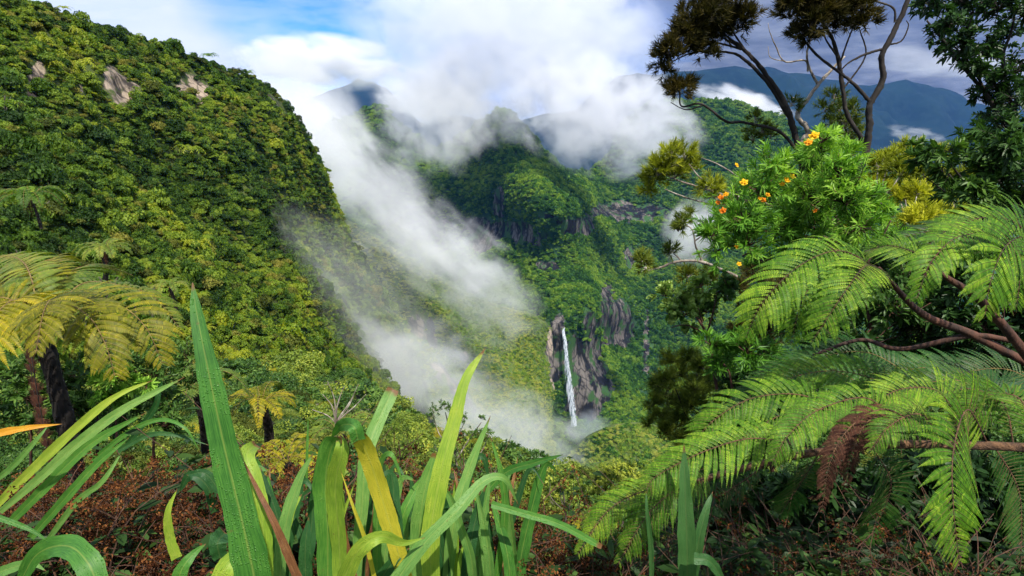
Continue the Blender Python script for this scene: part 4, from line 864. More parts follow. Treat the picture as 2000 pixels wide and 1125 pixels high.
# ------------------------------------------------------------------ strap leaves
def strap_mat(name, dark, mid, light, vein=(0.3, 0.35, 0.08)):
    m, N = new_mat(name)
    tcd = N.n('ShaderNodeTexCoord'); a1 = N.n('ShaderNodeAttribute'); a1.attribute_name = 'across'; a2 = N.n('ShaderNodeAttribute'); a2.attribute_name = 'tone'; a3 = N.n('ShaderNodeAttribute'); a3.attribute_name = 'along'
    cmb = N.n('ShaderNodeCombineXYZ'); N.ln(N.m('MULTIPLY', a1.outputs['Fac'], 9.0), cmb.inputs[0]); N.ln(N.m('MULTIPLY', a3.outputs['Fac'], 1.5), cmb.inputs[1]); N.ln(N.m('MULTIPLY', a2.outputs['Fac'], 31.0), cmb.inputs[2])
    lines = N.noise(cmb.outputs[0], 3.0, 3, 0.6); blot = N.noise(tcd.outputs['Object'], 22, 4, 0.6)
    f = N.m('ADD', N.m('MULTIPLY', N.m('SUBTRACT', lines, 0.5), 1.7), N.m('MULTIPLY', N.m('SUBTRACT', blot, 0.5), 0.8)); f = N.m('ADD', f, a2.outputs['Fac'], clamp=True)
    c = N.ramp(f, [(0.0, dark), (0.5, mid), (1.0, light)])
    a4 = N.n('ShaderNodeAttribute'); a4.attribute_name = 'end'; tipf = N.mr(N.m('ADD', a4.outputs['Fac'], N.m('MULTIPLY', N.m('SUBTRACT', blot, 0.5), 0.12)), 0.95, 0.985); mid_ = N.mr(N.m('ABSOLUTE', a1.outputs['Fac']), 0.02, 0.10, 0.35, 0.0); c = N.mix(mid_, c, vein)
    sp = N.mr(N.noise(tcd.outputs['Object'], 60, 3, 0.7), 0.66, 0.74); c = N.mix(N.m('MULTIPLY', sp, 0.55), c, (0.13, 0.085, 0.03)); c = N.mix(tipf, c, (0.16, 0.08, 0.03))
    p = N.n('ShaderNodeBsdfPrincipled'); N.ln(c, p.inputs['Base Color']); p.inputs['Roughness'].default_value = 0.33; p.inputs['Specular IOR Level'].default_value = 0.32
    vor = N.n('ShaderNodeTexVoronoi'); vor.inputs['Scale'].default_value = 260; N.ln(tcd.outputs['Object'], vor.inputs['Vector'])
    drop = N.m('MULTIPLY', N.mr(vor.outputs['Distance'], 0.42, 0.18), N.mr(blot, 0.46, 0.56))
    h = N.m('ADD', N.m('MULTIPLY', lines, 0.35), drop)
    bp = N.n('ShaderNodeBump'); bp.inputs['Strength'].default_value = 0.7; bp.inputs['Distance'].default_value = 0.0015; N.ln(h, bp.inputs['Height']); N.ln(bp.outputs[0], p.inputs['Normal'])
    N.ln(N.mix(drop, (0.48, 0.48, 0.48), (0.12, 0.12, 0.12)), p.inputs['Roughness'])
    tr = N.n('ShaderNodeBsdfTranslucent'); N.ln(N.mix(1.0, c, (1.3, 1.4, 0.5), 'MULTIPLY'), tr.inputs[0]); mx = N.n('ShaderNodeMixShader'); mx.inputs[0].default_value = 0.38
    N.ln(p.outputs[0], mx.inputs[1]); N.ln(tr.outputs[0], mx.inputs[2]); o = N.n('ShaderNodeOutputMaterial'); N.ln(mx.outputs[0], o.inputs[0]); return m
S_G = strap_mat('strap_green', (0.02, 0.09, 0.015), (0.065, 0.20, 0.03), (0.15, 0.30, 0.05))
S_D = strap_mat('strap_dark', (0.008, 0.04, 0.012), (0.022, 0.085, 0.022), (0.06, 0.15, 0.04), (0.12, 0.16, 0.05))
S_Y = strap_mat('strap_yellow_green', (0.09, 0.18, 0.02), (0.22, 0.34, 0.035), (0.42, 0.48, 0.06))
S_YY = strap_mat('strap_yellow', (0.22, 0.22, 0.02), (0.42, 0.38, 0.03), (0.55, 0.40, 0.05))
S_O = strap_mat('strap_orange', (0.40, 0.16, 0.01), (0.62, 0.28, 0.02), (0.60, 0.45, 0.05), (0.5, 0.3, 0.03))
S_P = strap_mat('strap_pale', (0.05, 0.14, 0.03), (0.12, 0.26, 0.055), (0.25, 0.40, 0.10))
S_B = strap_mat('strap_dry', (0.05, 0.018, 0.008), (0.20, 0.085, 0.035), (0.45, 0.27, 0.13), (0.06, 0.025, 0.012))
def strap(parent, path, wpx, mat, twist=0.0, twist1=None, tone=None, prof=None, fold=0.22, label=None, n=44, name='leaf'):
    """one strap leaf: a folded ribbon along photo points at real distances; wpx is its widest breadth in photo pixels there"""
    P4 = spline(pts(path), n)[:, :3]; Dm = np.mean([p[2] for p in path]); W = px2m(wpx, Dm)
    T = norm(np.gradient(P4, axis=0)); view = norm(P4 - np.array([0, 0, CAMZ])); S = norm(np.cross(T, view)); Nn = np.cross(S, T)
    # keep the sideways vector steady through bends
    for i in range(1, n):
        if np.dot(S[i], S[i - 1]) < 0: S[i] = -S[i]
    S = norm(np.stack([np.convolve(np.pad(S[:, c], 4, mode='edge'), np.ones(9)/9, 'valid') for c in range(3)], -1)); Nn = norm(np.cross(S, T))
    s = np.linspace(0, 1, n); tw = np.radians(twist + ((twist if twist1 is None else twist1) - twist)*s)
    A = S*np.cos(tw)[:, None] + Nn*np.sin(tw)[:, None]; B = np.cross(T, A)
    pr = np.interp(s, [0, 0.1, 0.45, 0.75, 0.93, 1], [0.75, 0.85, 1, 0.78, 0.30, 0.02]) if prof is None else np.interp(s, *prof)
    pr = pr*(1 + 0.035*np.sin(s*rng.uniform(25, 45) + rng.uniform(0, 6)) + 0.02*rng.normal(size=n))
    K = 9; u = np.linspace(-1, 1, K); wav = 0.10*np.sin(s*rng.uniform(18, 34) + rng.uniform(0, 6))[:, None]*np.abs(u)[None]**2
    off = (np.abs(u)[None]*fold*1.0 + wav)*W*0.5*pr[:, None]
    v = P4[:, None] + A[:, None]*(u[None, :, None]*W*0.5*pr[:, None, None]) + B[:, None]*off[..., None]
    i = np.arange(n - 1)[:, None]*K; j = np.arange(K - 1)[None]
    mb = MB(); mb.add(v.reshape(-1, 3), np.stack([i + j, i + j + 1, i + K + j + 1, i + K + j], -1).reshape(-1, 4), None, rng.uniform(0.38, 0.62) if tone is None else tone)
    o = mb.obj(name, mat, parent, smooth=True)
    a = o.data.attributes.new('across', 'FLOAT', 'POINT'); a.data.foreach_set('value', np.tile(u, n).astype(np.float32))
    a = o.data.attributes.new('along', 'FLOAT', 'POINT'); a.data.foreach_set('value', np.repeat(s*3 + rng.uniform(0, 9), K).astype(np.float32))
    a = o.data.attributes.new('end', 'FLOAT', 'POINT'); a.data.foreach_set('value', np.repeat(s, K).astype(np.float32))
    if label: o['label'] = label
    return o
TAP = ([0, .5, .8, 1], [1, .85, .45, .03]); CUT = ([0, .6, .97, 1], [.7, 1, 1, .9]); FULL = ([0, .5, .9, 1], [.9, 1, .9, .6])
def strap_plant(label, leaves, base):
    e = empty('strap_leaf_plant', at(*base), label, 'plant')
    for lf in leaves:
        kw = dict(lf[3]) if len(lf) > 3 else {}; strap(e, lf[0], lf[1], lf[2], **kw)
    return e
strap_plant('tall plant with one huge upright dark green blade left of centre', [
  ([(512, 1200, .72), (478, 1040, .73), (440, 880, .75), (408, 730, .77), (384, 610, .8), (376, 552, .82)], 76, S_G, dict(prof=([0, .35, .7, .9, 1], [1, .85, .62, .28, .03]), twist=12, tone=.35, fold=.15, label='huge upright dark green blade')),
  ([(520, 1200, .9), (515, 1050, .9), (500, 950, .92), (482, 890, .95), (500, 868, 1.0)], 36, S_Y, dict(prof=FULL)),
  ([(590, 1150, .85), (540, 1030, .86), (505, 960, .88), (470, 890, .9)], 20, S_B, dict(prof=([0, .3, .8, 1], [1, .9, .4, .03]), label='dry brown leaf')),
  ([(440, 1200, .9), (430, 1140, .88), (455, 1095, .9), (500, 1075, .95)], 46, S_Y, dict(prof=FULL)),
  ([(345, 1180, 1.0), (352, 1120, 1.0), (375, 1085, 1.02), (402, 1062, 1.05)], 36, S_G, dict(prof=TAP)),
  ([(430, 1090, 1.2), (425, 1060, 1.2), (440, 1040, 1.25)], 40, S_D, dict(prof=CUT)),
  ([(345, 1090, 1.3), (332, 1050, 1.3), (328, 1000, 1.3), (346, 955, 1.32)], 22, S_Y, dict(prof=TAP)),
  ([(420, 1000, 1.6), (405, 950, 1.6), (372, 928, 1.6), (350, 962, 1.6)], 22, S_D), ([(430, 960, 1.5), (400, 925, 1.5), (365, 928, 1.5)], 20, S_D)], (500, 1300, .8))
strap_plant('cluster of broad green blades with a yellowing one at the centre', [
  ([(640, 1200, 1.0), (640, 1040, 1.0), (636, 940, 1.0), (648, 872, .98), (668, 858, .95)], 56, S_G, dict(prof=([0, .6, .9, 1], [.75, 1, .8, .2]), tone=.6, fold=.3)),
  ([(668, 1190, .98), (662, 1050, .98), (655, 950, .97), (668, 880, .95), (662, 852, .97)], 44, S_Y, dict(prof=([0, .6, .9, 1], [.7, 1, .8, .2]), twist=25)),
  ([(545, 1200, 1.05), (552, 1060, 1.05), (580, 950, 1.08), (612, 885, 1.1)], 34, S_P, dict(twist=30)),
  ([(520, 1190, 1.15), (540, 1090, 1.15), (568, 1000, 1.18), (590, 965, 1.2)], 34, S_Y, dict(twist=20)),
  ([(560, 1190, 1.1), (600, 1080, 1.15), (612, 980, 1.2), (618, 900, 1.2)], 30, S_D, dict(twist=-30)),
  ([(800, 1160, .95), (772, 1060, .95), (742, 960, .95), (715, 880, .93), (700, 852, .9)], 42, S_YY, dict(prof=([0, .5, .9, 1], [.8, 1, .9, .7]), tone=.45, label='yellowing leaf')),
  ([(700, 860, .9), (690, 832, .9), (665, 832, .95), (648, 855, 1.0)], 30, S_G, dict(prof=TAP)),
  ([(690, 1190, 1.1), (706, 1000, 1.12), (716, 890, 1.15), (740, 820, 1.2), (768, 760, 1.25)], 30, S_P, dict(prof=CUT, label='pale leaf with a cut tip')),
  ([(735, 1190, 1.1), (738, 1000, 1.1), (742, 915, 1.08), (765, 888, 1.05), (792, 960, 1.05)], 24, S_G, dict(prof=TAP, twist=20)),
  ([(655, 1190, .85), (676, 1120, .84), (705, 1070, .83), (745, 1048, .84), (790, 1060, .88), (830, 1050, .9)], 42, S_Y, dict(prof=TAP, twist=-15)),
  ([(738, 1160, .9), (715, 1060, .9), (690, 990, .9), (664, 915, .92)], 11, S_YY, dict(prof=TAP, fold=.6)),
  ([(600, 1180, .95), (596, 1080, .95), (603, 1010, .97)], 30, S_D), ([(720, 1190, .95), (745, 1130, .95), (775, 1090, .95), (800, 1070, .98)], 36, S_D, dict(prof=TAP)),
  ([(700, 1150, 1.0), (672, 1040, 1.0), (662, 960, 1.02), (655, 900, 1.05)], 12, S_B, dict(label='dry brown leaf')),
  ([(714, 1190, 1.3), (722, 1090, 1.3), (735, 1010, 1.3), (728, 960, 1.35)], 28, S_B, dict(twist=40, label='curled dry leaf')),
  ([(525, 1160, 1.2), (526, 1040, 1.2), (524, 960, 1.22), (528, 910, 1.25)], 13, S_B), ([(500, 1180, 1.1), (530, 1080, 1.2), (545, 1030, 1.25), (535, 970, 1.3)], 24, S_D),
  ([(598, 960, 1.6), (600, 880, 1.6), (602, 815, 1.62)], 6, S_G)], (660, 1300, 1.0))
strap_plant('spray of tall pale blades bending right of centre', [
  ([(850, 1200, 1.05), (840, 1060, 1.05), (862, 920, 1.08), (888, 820, 1.12), (910, 740, 1.16), (948, 680, 1.2)], 42, S_Y, dict(prof=([0, .4, .7, .9, 1], [.9, 1, .7, .45, .03]), tone=.55, label='tall pale yellow green blade')),
  ([(820, 1190, 1.1), (818, 1080, 1.1), (825, 980, 1.1), (848, 885, 1.12)], 44, S_P, dict(prof=([0, .5, .85, 1], [.8, 1, .7, .2]), tone=.55)),
  ([(870, 1190, 1.2), (885, 1030, 1.2), (915, 920, 1.25), (958, 812, 1.3)], 28, S_P, dict(tone=.6)),
  ([(960, 1190, 1.3), (985, 1020, 1.3), (980, 930, 1.3), (958, 852, 1.32)], 18, S_G), ([(930, 985, 1.3), (985, 925, 1.3), (1040, 905, 1.28), (1100, 888, 1.25)], 18, S_G, dict(tone=.3)),
  ([(770, 1140, .9), (830, 1060, .92), (895, 995, .95), (945, 940, 1.0), (985, 935, 1.02), (1012, 985, 1.05)], 32, S_P, dict(prof=TAP, twist=15, tone=.5)),
  ([(775, 1050, 1.15), (790, 1000, 1.15), (815, 950, 1.18), (850, 910, 1.2)], 26, S_G, dict(prof=TAP)),
  ([(905, 1190, 1.15), (915, 1090, 1.15), (930, 1010, 1.18), (948, 950, 1.2)], 30, S_D), ([(900, 1000, 1.3), (925, 905, 1.3), (945, 895, 1.3), (955, 940, 1.3)], 16, S_D),
  ([(990, 1180, 1.4), (985, 1080, 1.4), (995, 980, 1.42), (1012, 890, 1.45)], 12, S_B, dict(label='dry pinkish leaf')), ([(1000, 1190, 1.35), (1003, 1080, 1.35), (990, 960, 1.38), (1000, 920, 1.4)], 24, S_P, dict(twist=40)),
  ([(960, 985, 1.2), (1030, 1005, 1.2), (1095, 1025, 1.2), (1175, 1068, 1.2)], 17, S_G, dict(prof=FULL)), ([(880, 1160, 1.3), (868, 1000, 1.3), (872, 900, 1.3)], 20, S_D), ([(790, 1180, 1.25), (775, 1080, 1.3), (765, 990, 1.3), (775, 930, 1.3)], 26, S_D),
  ([(895, 1000, 1.25), (893, 950, 1.25), (886, 915, 1.28)], 6, S_B)], (860, 1300, 1.1))
strap_plant('sheaf of yellow green leaves slanting up from the left corner', [
  ([(0, 1000, 1.5), (70, 940, 1.5), (150, 868, 1.52), (240, 800, 1.55), (360, 737, 1.6)], 24, S_P, dict(prof=([0, .5, .85, 1], [.5, 1, .6, .03]), tone=.7)),
  ([(-20, 1000, 1.6), (60, 920, 1.6), (150, 835, 1.62), (225, 775, 1.65), (300, 742, 1.7)], 20, S_Y, dict(tone=.75, label='leaf with a yellow patch')),
  ([(20, 1020, 1.45), (100, 940, 1.45), (180, 865, 1.48), (285, 806, 1.5)], 22, S_G, dict(tone=.6)), ([(60, 1050, 1.4), (130, 970, 1.4), (190, 905, 1.42), (252, 855, 1.45)], 20, S_G, dict(tone=.55)),
  ([(-40, 960, 1.6), (20, 915, 1.6), (70, 860, 1.62), (95, 830, 1.65)], 13, S_P), ([(90, 1060, 1.5), (150, 980, 1.5), (200, 940, 1.5), (240, 880, 1.55)], 14, S_P),
  ([(-80, 870, 1.3), (-20, 850, 1.3), (50, 836, 1.32), (122, 828, 1.35)], 19, S_O, dict(prof=TAP, label='orange dying leaf')),
  ([(180, 900, 1.9), (250, 845, 1.9), (310, 820, 1.88), (360, 835, 1.85), (392, 885, 1.85)], 12, S_G, dict(prof=TAP)), ([(230, 880, 1.9), (290, 850, 1.9), (345, 850, 1.9), (410, 870, 1.9)], 12, S_D, dict(prof=TAP)),
  ([(240, 880, 2.0), (300, 800, 2.0), (310, 760, 2.0), (320, 740, 2.0)], 13, S_D), ([(-60, 990, 1.1), (0, 1012, 1.1), (60, 1035, 1.1), (105, 1066, 1.1)], 14, S_G, dict(prof=TAP, tone=.3))], (-60, 1150, 1.5))
strap_plant('arching green leaf bending over in the bottom left corner', [
  ([(30, 1160, .85), (70, 1085, .85), (130, 1066, .83), (172, 1100, .8), (200, 1170, .78)], 52, S_G, dict(prof=([0, .4, .8, 1], [.3, .9, 1, .8]), tone=.45)),
  ([(-30, 1130, 1.0), (20, 1110, 1.0), (60, 1100, 1.0), (90, 1115, 1.0)], 26, S_P, dict(prof=TAP))], (20, 1250, .85))
strap_plant('single upright grey green blade under the tip of the bright fern', [
  ([(1342, 1200, 1.25), (1342, 1080, 1.25), (1338, 960, 1.27), (1336, 868, 1.3)], 44, S_D, dict(prof=([0, .5, .85, 1], [1, .9, .45, .03]), tone=.95, label='upright grey green blade with a brown tip')),
  ([(1350, 1160, 1.3), (1362, 1070, 1.3), (1378, 1000, 1.32), (1392, 960, 1.35)], 24, S_D, dict(tone=.8)), ([(1272, 1180, 1.3), (1272, 1080, 1.3), (1264, 1000, 1.3), (1262, 958, 1.32)], 12, S_D, dict(tone=.8)),
  ([(1355, 1090, 1.2), (1390, 1100, 1.2), (1425, 1160, 1.2)], 26, S_D, dict(tone=.7, prof=TAP))], (1342, 1300, 1.25))

# shorter leaves filling in behind the tall ones
for e_, x0, x1, nfil in ((2, 520, 800, 22), (1, 430, 560, 6), (3, 800, 1010, 18)):
    host = [o for o in COL.objects if o.name.startswith('strap_leaf_plant') and o.parent is None][e_ - 1]
    for k in range(nfil):
        b = rnd.uniform(x0, x1); D_ = rnd.uniform(1.05, 1.5); top_ = rnd.uniform(900, 1010); ln = rnd.uniform(-70, 70)
        pp = [(b, 1210, D_), (b + ln*.15, 1100, D_), (b + ln*.5, (top_ + 1100)/2, D_ + .02), (b + ln, top_, D_ + .05)]
        if rnd.random() < .45: pp.append((b + ln + (30 if ln > 0 else -30), top_ + rnd.uniform(-5, 50), D_ + .02))
        strap(host, pp, rnd.uniform(16, 36), rnd.choice([S_G, S_G, S_D, S_D, S_D, S_P, S_Y]), twist=rnd.uniform(-40, 40), tone=rnd.uniform(.3, .6))

# ------------------------------------------------------------------ dried flower scrub
M_DRY = leaf_mat('dried_flower', (0.016, 0.006, 0.003), (0.062, 0.021, 0.008), (0.19, 0.078, 0.025), 9.0, 0.15, 0.8, 0.1, 0.6)
M_SLEAF = leaf_mat('scrub_leaf', (0.008, 0.022, 0.006), (0.022, 0.055, 0.012), (0.06, 0.12, 0.025), 5.0, 0.3, 0.5, 0.3, 0.5)
M_TWIG = bark_mat('twig', (0.03, 0.012, 0.007), (0.10, 0.045, 0.02), 40)
def flower_stem(h=0.55, heads=7, lv=14, R0=.030):
    ml, mf, ms = MB(), MB(), MB(); top = np.array([rng.normal()*0.05, rng.normal()*0.05, h])
    P = spline([(0, 0, 0), (rng.normal()*.03, rng.normal()*.03, h*.5), top], 10); tube(ms, P, np.linspace(.003, .0015, 10), 4)
    for k in range(heads):
        b = P[rng.integers(5, 10)]; a = rng.uniform(0, 6.28); o = np.array([math.cos(a), math.sin(a), 0.9])*rng.uniform(.04, .11); hd = b + o
        tube(ms, [b, b + o*.5 + [0, 0, .01], hd], np.array([.0016, .0013, .001]), 3)
        n = 24; d = norm(rng.normal(size=(n, 3))*[1, 1, .5] + [0, 0, .4]); C = hd + d*rng.uniform(.008, R0, (n, 1))
        leaf_cards(mf, C, d, rng.uniform(.007, .013, n), 0.6, .6, np.clip(.5 + .25*rng.normal(size=n), 0, 1), 1.2)
    if lv:
        i = rng.integers(1, 9, lv); a = rng.uniform(0, 6.28, lv); tip = np.stack([np.cos(a), np.sin(a), rng.uniform(-.2, .6, lv)], -1)
        leaf6(ml, P[i], tip, np.tile([[0, 0, 1.0]], (lv, 1)) + rng.normal(size=(lv, 3))*.3, rng.uniform(.04, .09, lv), .028, np.clip(.5 + .25*rng.normal(size=lv), 0, 1), .15, .2)
    return ml, mf, ms
def join(name, parts_):
    """one mesh from several buffers, each with its own material"""
    mb = MB(); mi = []
    vs_, fs, ts = [], [], []; off = 0; me = bpy.data.meshes.new(name); faces = []; verts = []; tones = []; mats = []
    for k, (b, m) in enumerate(parts_):
        if not b.v: continue
        v = np.concatenate(b.v); verts.append(v); tones.append(np.concatenate(b.c))
        for arr in b.q: faces += (arr + off).tolist(); mats += [k]*len(arr)
        for arr in b.t: faces += (arr + off).tolist(); mats += [k]*len(arr)
        off += len(v)
    me.from_pydata(np.concatenate(verts).tolist(), [], faces); me.polygons.foreach_set('material_index', mats)
    a = me.attributes.new('tone', 'FLOAT', 'POINT'); a.data.foreach_set('value', np.concatenate(tones).astype(np.float32))
    for _, m in parts_: me.materials.append(m)
    me.update(); return me
fl = []
for k in range(7):
    ml, mf, ms = flower_stem(rng.uniform(.42, .78), 9, 26); fl.append(bpy.data.objects.new('f%02d' % k, join('f', [(ml, M_SLEAF), (mf, M_DRY), (ms, M_TWIG)])))
gl = []
for k in range(5):
    ml, mf, ms = MB(), MB(), MB(); ml, mf, ms = flower_stem(rng.uniform(.3, .5), 1, 46); gl.append(bpy.data.objects.new('g%02d' % k, join('g', [(ml, M_SLEAF), (mf, M_DRY), (ms, M_TWIG)])))
for k in range(4):                                          # bolder leafed weeds and bare arching twigs
    ml, ms = MB(), MB()
    for q in range(5):
        a = rng.uniform(0, 6.28); d = np.array([math.cos(a), math.sin(a), 0]); L_ = rng.uniform(.35, .7)
        P = spline([(0, 0, 0), d*L_*.25 + [0, 0, L_*.7], d*L_*.7 + [0, 0, L_*rng.uniform(.7, 1.1)]], 12); tube(ms, P, np.linspace(.0035, .001, 12), 4)
        if q < 3:
            i = np.arange(3, 12); m_ = len(i); t_ = norm(np.stack([rng.normal(size=m_), rng.normal(size=m_), rng.uniform(-.5, .5, m_)], -1) + d)
            leaf6(ml, P[i], t_, np.tile([[0, 0, 1.0]], (m_, 1)) + rng.normal(size=(m_, 3))*.4, rng.uniform(.04, .08, m_), .026, np.clip(.45 + .25*rng.normal(size=m_), 0, 1), .15, .25)
    gl.append(bpy.data.objects.new('h%02d' % k, join('h', [(ml, M_SLEAF), (ms, M_TWIG)])))
protocol('flower_stems', fl + gl)
def zone(n, x0, x1, d0, d1, ztop, kf, sc=(.7, 1.2), tilt=.25):
    """plants rooted on the bank between two distances; ztop gives the ground height"""
    D = np.exp(rng.uniform(math.log(d0), math.log(d1), n)); x = rng.uniform(x0, x1, n)*D/1111.0*1.06
    P = np.stack([x, D, ztop(x, D)], -1); k = kf(n); s = rng.uniform(*sc, (n, 1))*np.ones((1, 3))
    return P, rots(n, tilt), s, k
def ground_z(x, D):
    """height of the near slope sheet under (x, D)"""
    Pn, Dn, _, PXn, PYn = TERR['slope']; V = Pn.reshape(-1, 3); m_ = (V[:, 1] < 14); V = V[m_]
    out = np.empty(len(x))
    for i in range(len(x)): out[i] = V[np.argmin((V[:, 0] - x[i])**2 + (V[:, 1] - D[i])**2), 2]
    return out
Z = zone(2100, -1080, 160, 1.5, 4.6, ground_z, lambda n: np.where(rng.random(n) < .78, rng.integers(0, 7, n), rng.integers(7, 16, n)))
Z2 = zone(1500, 120, 1100, 1.45, 5.2, ground_z, lambda n: np.where(rng.random(n) < .08, rng.integers(0, 7, n), rng.integers(7, 16, n)), (.7, 1.1))  # mostly dark leaves and few flowers, standing in for deep shade
for zz_, lb in ((Z, 'brown scrub of dried flower heads filling the lower left foreground'), (Z2, 'leafy scrub kept dark for the lower right shade, with few brown flower heads')):
    P_, r_, s_c, k_ = zz_
    keep = (P_[:, 0]/P_[:, 1] < -0.50) | (P_[:, 1] < 1.9) | (P_[:, 0] > 0.30*P_[:, 1]); P_, r_, s_c, k_ = P_[keep], r_[keep], s_c[keep], k_[keep]
    stuff('dried_flower_scrub', P_, r_, s_c, k_, pcol['flower_stems'], lb, 'scrub')
# ------------------------------------------------------------------ trees and shrubs at the right
def limb_path(L, n=None, D=None):
    L = [(a, b, (D if len(r) < 2 else r[1]), r[0]) for a, b, *r in L]
    P = pts(L); q = spline(P, n or 8*len(L)); q[:, :3] += np.cumsum(rng.normal(size=(len(q), 3)), 0)*0.0
    return q[:, :3], q[:, 3]*q[:, 1]/1111.0
def woody(name, label, cat, D, limbs, clumps, mat, bark, needle=(0.05, 0.004), dens=520, tone=.5, group=None, D_of=None, twigs=12, kind='needle', leaf=(0.06, 0.012), sp=40, pairs=6, depth=0.35, trunk_n=1, crown_name='crown', **kw):
    """tree or shrub: limbs [(px,py,r),..] and foliage clumps (px,py,r[,tone]) at distance D"""
    base = at(limbs[0][0][0], limbs[0][0][1], D); e = empty(name, base, label, cat, group)
    for k, L in enumerate(limbs):
        mb = MB(); P, r = limb_path([(p[0], p[1], p[2]*0.70, D + (p[3] if len(p) > 3 else 0)) for p in L])
        P = P + np.cumsum(rng.normal(size=P.shape), 0)*np.mean(r)*0.10*np.linspace(0, 1, len(P))[:, None]*np.linspace(1, 0, len(P))[:, None]*4
        tube(mb, P, r, 9, .5, .10); mb.obj('trunk' if k < trunk_n else 'branch', bark, e, smooth=True)
    mc, mt = MB(), MB()
    for c in clumps:
        dd = D + rng.uniform(-depth, depth); r = px2m(c[2], dd); C = at(c[0], c[1], dd); tn = c[3] if len(c) > 3 else tone
        if kind == 'needle': needles(mc, C, r, int(dens*(c[2]/28.0)**1.6), needle[0], needle[1], tn, ms=mt, twigs=twigs, tr=kw.get('tr', .0035), fill=kw.get('fill', 1.0))
        else: sprigs(mc, mt, C, r*1.15, max(5, int(sp*(c[2]/40.0)**1.5)), leaf[0], leaf[1], pairs, tone=tn, stem=kw.get('stem', .002), whorl=kw.get('whorl', 2), arch=kw.get('arch', .1), open_=kw.get('open_', .9), up=kw.get('up', .35))
    me = join(crown_name, [(mc, mat), (mt, bark)]); me.transform(Matrix.Translation(-Vector(tuple(float(v) for v in parent_loc(e)))))
    co = bpy.data.objects.new(crown_name, me); COL.objects.link(co); co.parent = e
    return e
BARKP = bark_mat('bark_pale', (0.09, 0.07, 0.05), (0.34, 0.30, 0.25), 12, c=(0.45, 0.42, 0.36))
A_ = woody('heath_tree', 'dark crowned tree leaning left over the cloudy valley', 'tree', 9.0,
  [[(1575, 360, 10), (1560, 296, 9), (1544, 240, 8), (1516, 180, 7), (1480, 128, 5.5), (1448, 96, 4.5), (1424, 76, 3), (1400, 50, 1.5)], [(1542, 232, 5), (1504, 168, 4.5), (1456, 116, 4), (1424, 102, 3), (1368, 100, 2.4), (1330, 112, 1.5), (1300, 130, 1)],
   [(1448, 96, 3), (1420, 88, 2.5), (1385, 80, 2), (1350, 80, 1.2)], [(1470, 118, 3), (1430, 60, 2.2), (1420, 20, 1.4)], [(1500, 150, 3), (1452, 100, 2.4), (1400, 66, 2), (1370, 40, 1.2)],
   [(1562, 300, 5), (1552, 288, 4.5), (1520, 256, 4), (1456, 240, 3.6), (1420, 238, 3.4), (1372, 204, 2.8), (1332, 208, 2.2), (1328, 180, 1.5)], [(1372, 206, 2), (1340, 214, 1.5), (1310, 200, 1)]],
  [(1292, 122, 24), (1306, 100, 26), (1330, 78, 33), (1350, 55, 33), (1345, 92, 28), (1372, 70, 31), (1385, 30, 38), (1418, 18, 38), (1440, 48, 33), (1412, 66, 31), (1372, 98, 19), (1458, 32, 24), (1380, 0, 35), (1298, 140, 14), (1430, -14, 33), (1340, 32, 24), (1395, 108, 12), (1400, 45, 33), (1328, 176, 26, .95), (1310, 172, 17, .95), (1345, 165, 17, .9)],
  G_HEATHD, BARKD, (0.10, 0.011), 1150, trunk_n=2, depth=.5)
woody('heath_tree', 'pale twisted stem tree between the leaning tree and the tall curved one', 'tree', 9.3,
  [[(1570, 360, 8), (1562, 290, 7), (1576, 254, 6.5), (1556, 226, 6), (1576, 196, 5), (1598, 164, 4.5), (1624, 136, 3.5), (1650, 110, 2)], [(1598, 166, 3.5), (1580, 132, 3), (1576, 100, 2.6), (1588, 60, 2), (1590, 30, 1.2)], [(1578, 140, 2.2), (1572, 118, 2.2), (1532, 120, 1.8), (1516, 92, 1.5), (1504, 64, 1), (1500, 45, .6)],
   [(1532, 120, 1.2), (1505, 112, 1), (1500, 90, .6)], [(1556, 226, 3), (1560, 200, 2), (1548, 190, 1.2)]],
  [(1630, 188, 20), (1612, 212, 22), (1650, 240, 30), (1664, 272, 26), (1545, 202, 18), (1668, 212, 18), (1640, 215, 26), (1655, 258, 30), (1625, 240, 18), (1475, 232, 15), (1483, 256, 26), (1505, 264, 20), (1470, 272, 16)], G_HEATH, BARKP, (0.085, 0.009), 900, tone=.3, trunk_n=1, depth=.4)
woody('heath_tree', 'tall dark tree with a curved trunk rising out of the top edge', 'tree', 8.5,
  [[(1640, 420, 10), (1660, 360, 9), (1684, 312, 9), (1696, 256, 8.5), (1700, 204, 8), (1724, 152, 7.5), (1724, 100, 7), (1748, 52, 6.5), (1772, 0, 6), (1795, -70, 5)], [(1686, 276, 6), (1656, 224, 5.5), (1648, 172, 5.5), (1636, 112, 5), (1624, 72, 4), (1600, 36, 2.5), (1580, 10, 1.5)],
   [(1700, 200, 5), (1660, 156, 4), (1600, 112, 3.2), (1568, 76, 2.5), (1556, 50, 1.5)], [(1724, 96, 3.5), (1688, 106, 3), (1656, 122, 2.2), (1640, 140, 1.5)], [(1732, 88, 2.6), (1760, 80, 2), (1774, 52, 1.4), (1770, 40, .8)], [(1748, 44, 3), (1744, 16, 2.5), (1700, 0, 2), (1670, -10, 1.5)],
   [(1636, 112, 2.6), (1612, 72, 2), (1608, 30, 1.4)], [(1650, 170, 2.4), (1690, 110, 2), (1680, 60, 1.4)], [(1640, 125, 2.4), (1660, 70, 1.8), (1672, 35, 1.2)]],
  [(1545, 25, 28), (1572, 12, 35), (1600, 28, 38), (1630, 24, 35), (1660, 18, 28), (1690, 45, 24), (1560, 66, 18), (1585, 50, 28), (1640, -8, 35), (1560, -12, 35), (1600, -20, 35), (1684, 18, 24), (1615, 50, 24), (1533, 8, 17), (1665, 45, 17), (1580, 78, 14)], G_HEATHD, BARKD, (0.10, 0.011), 1150, depth=.5)
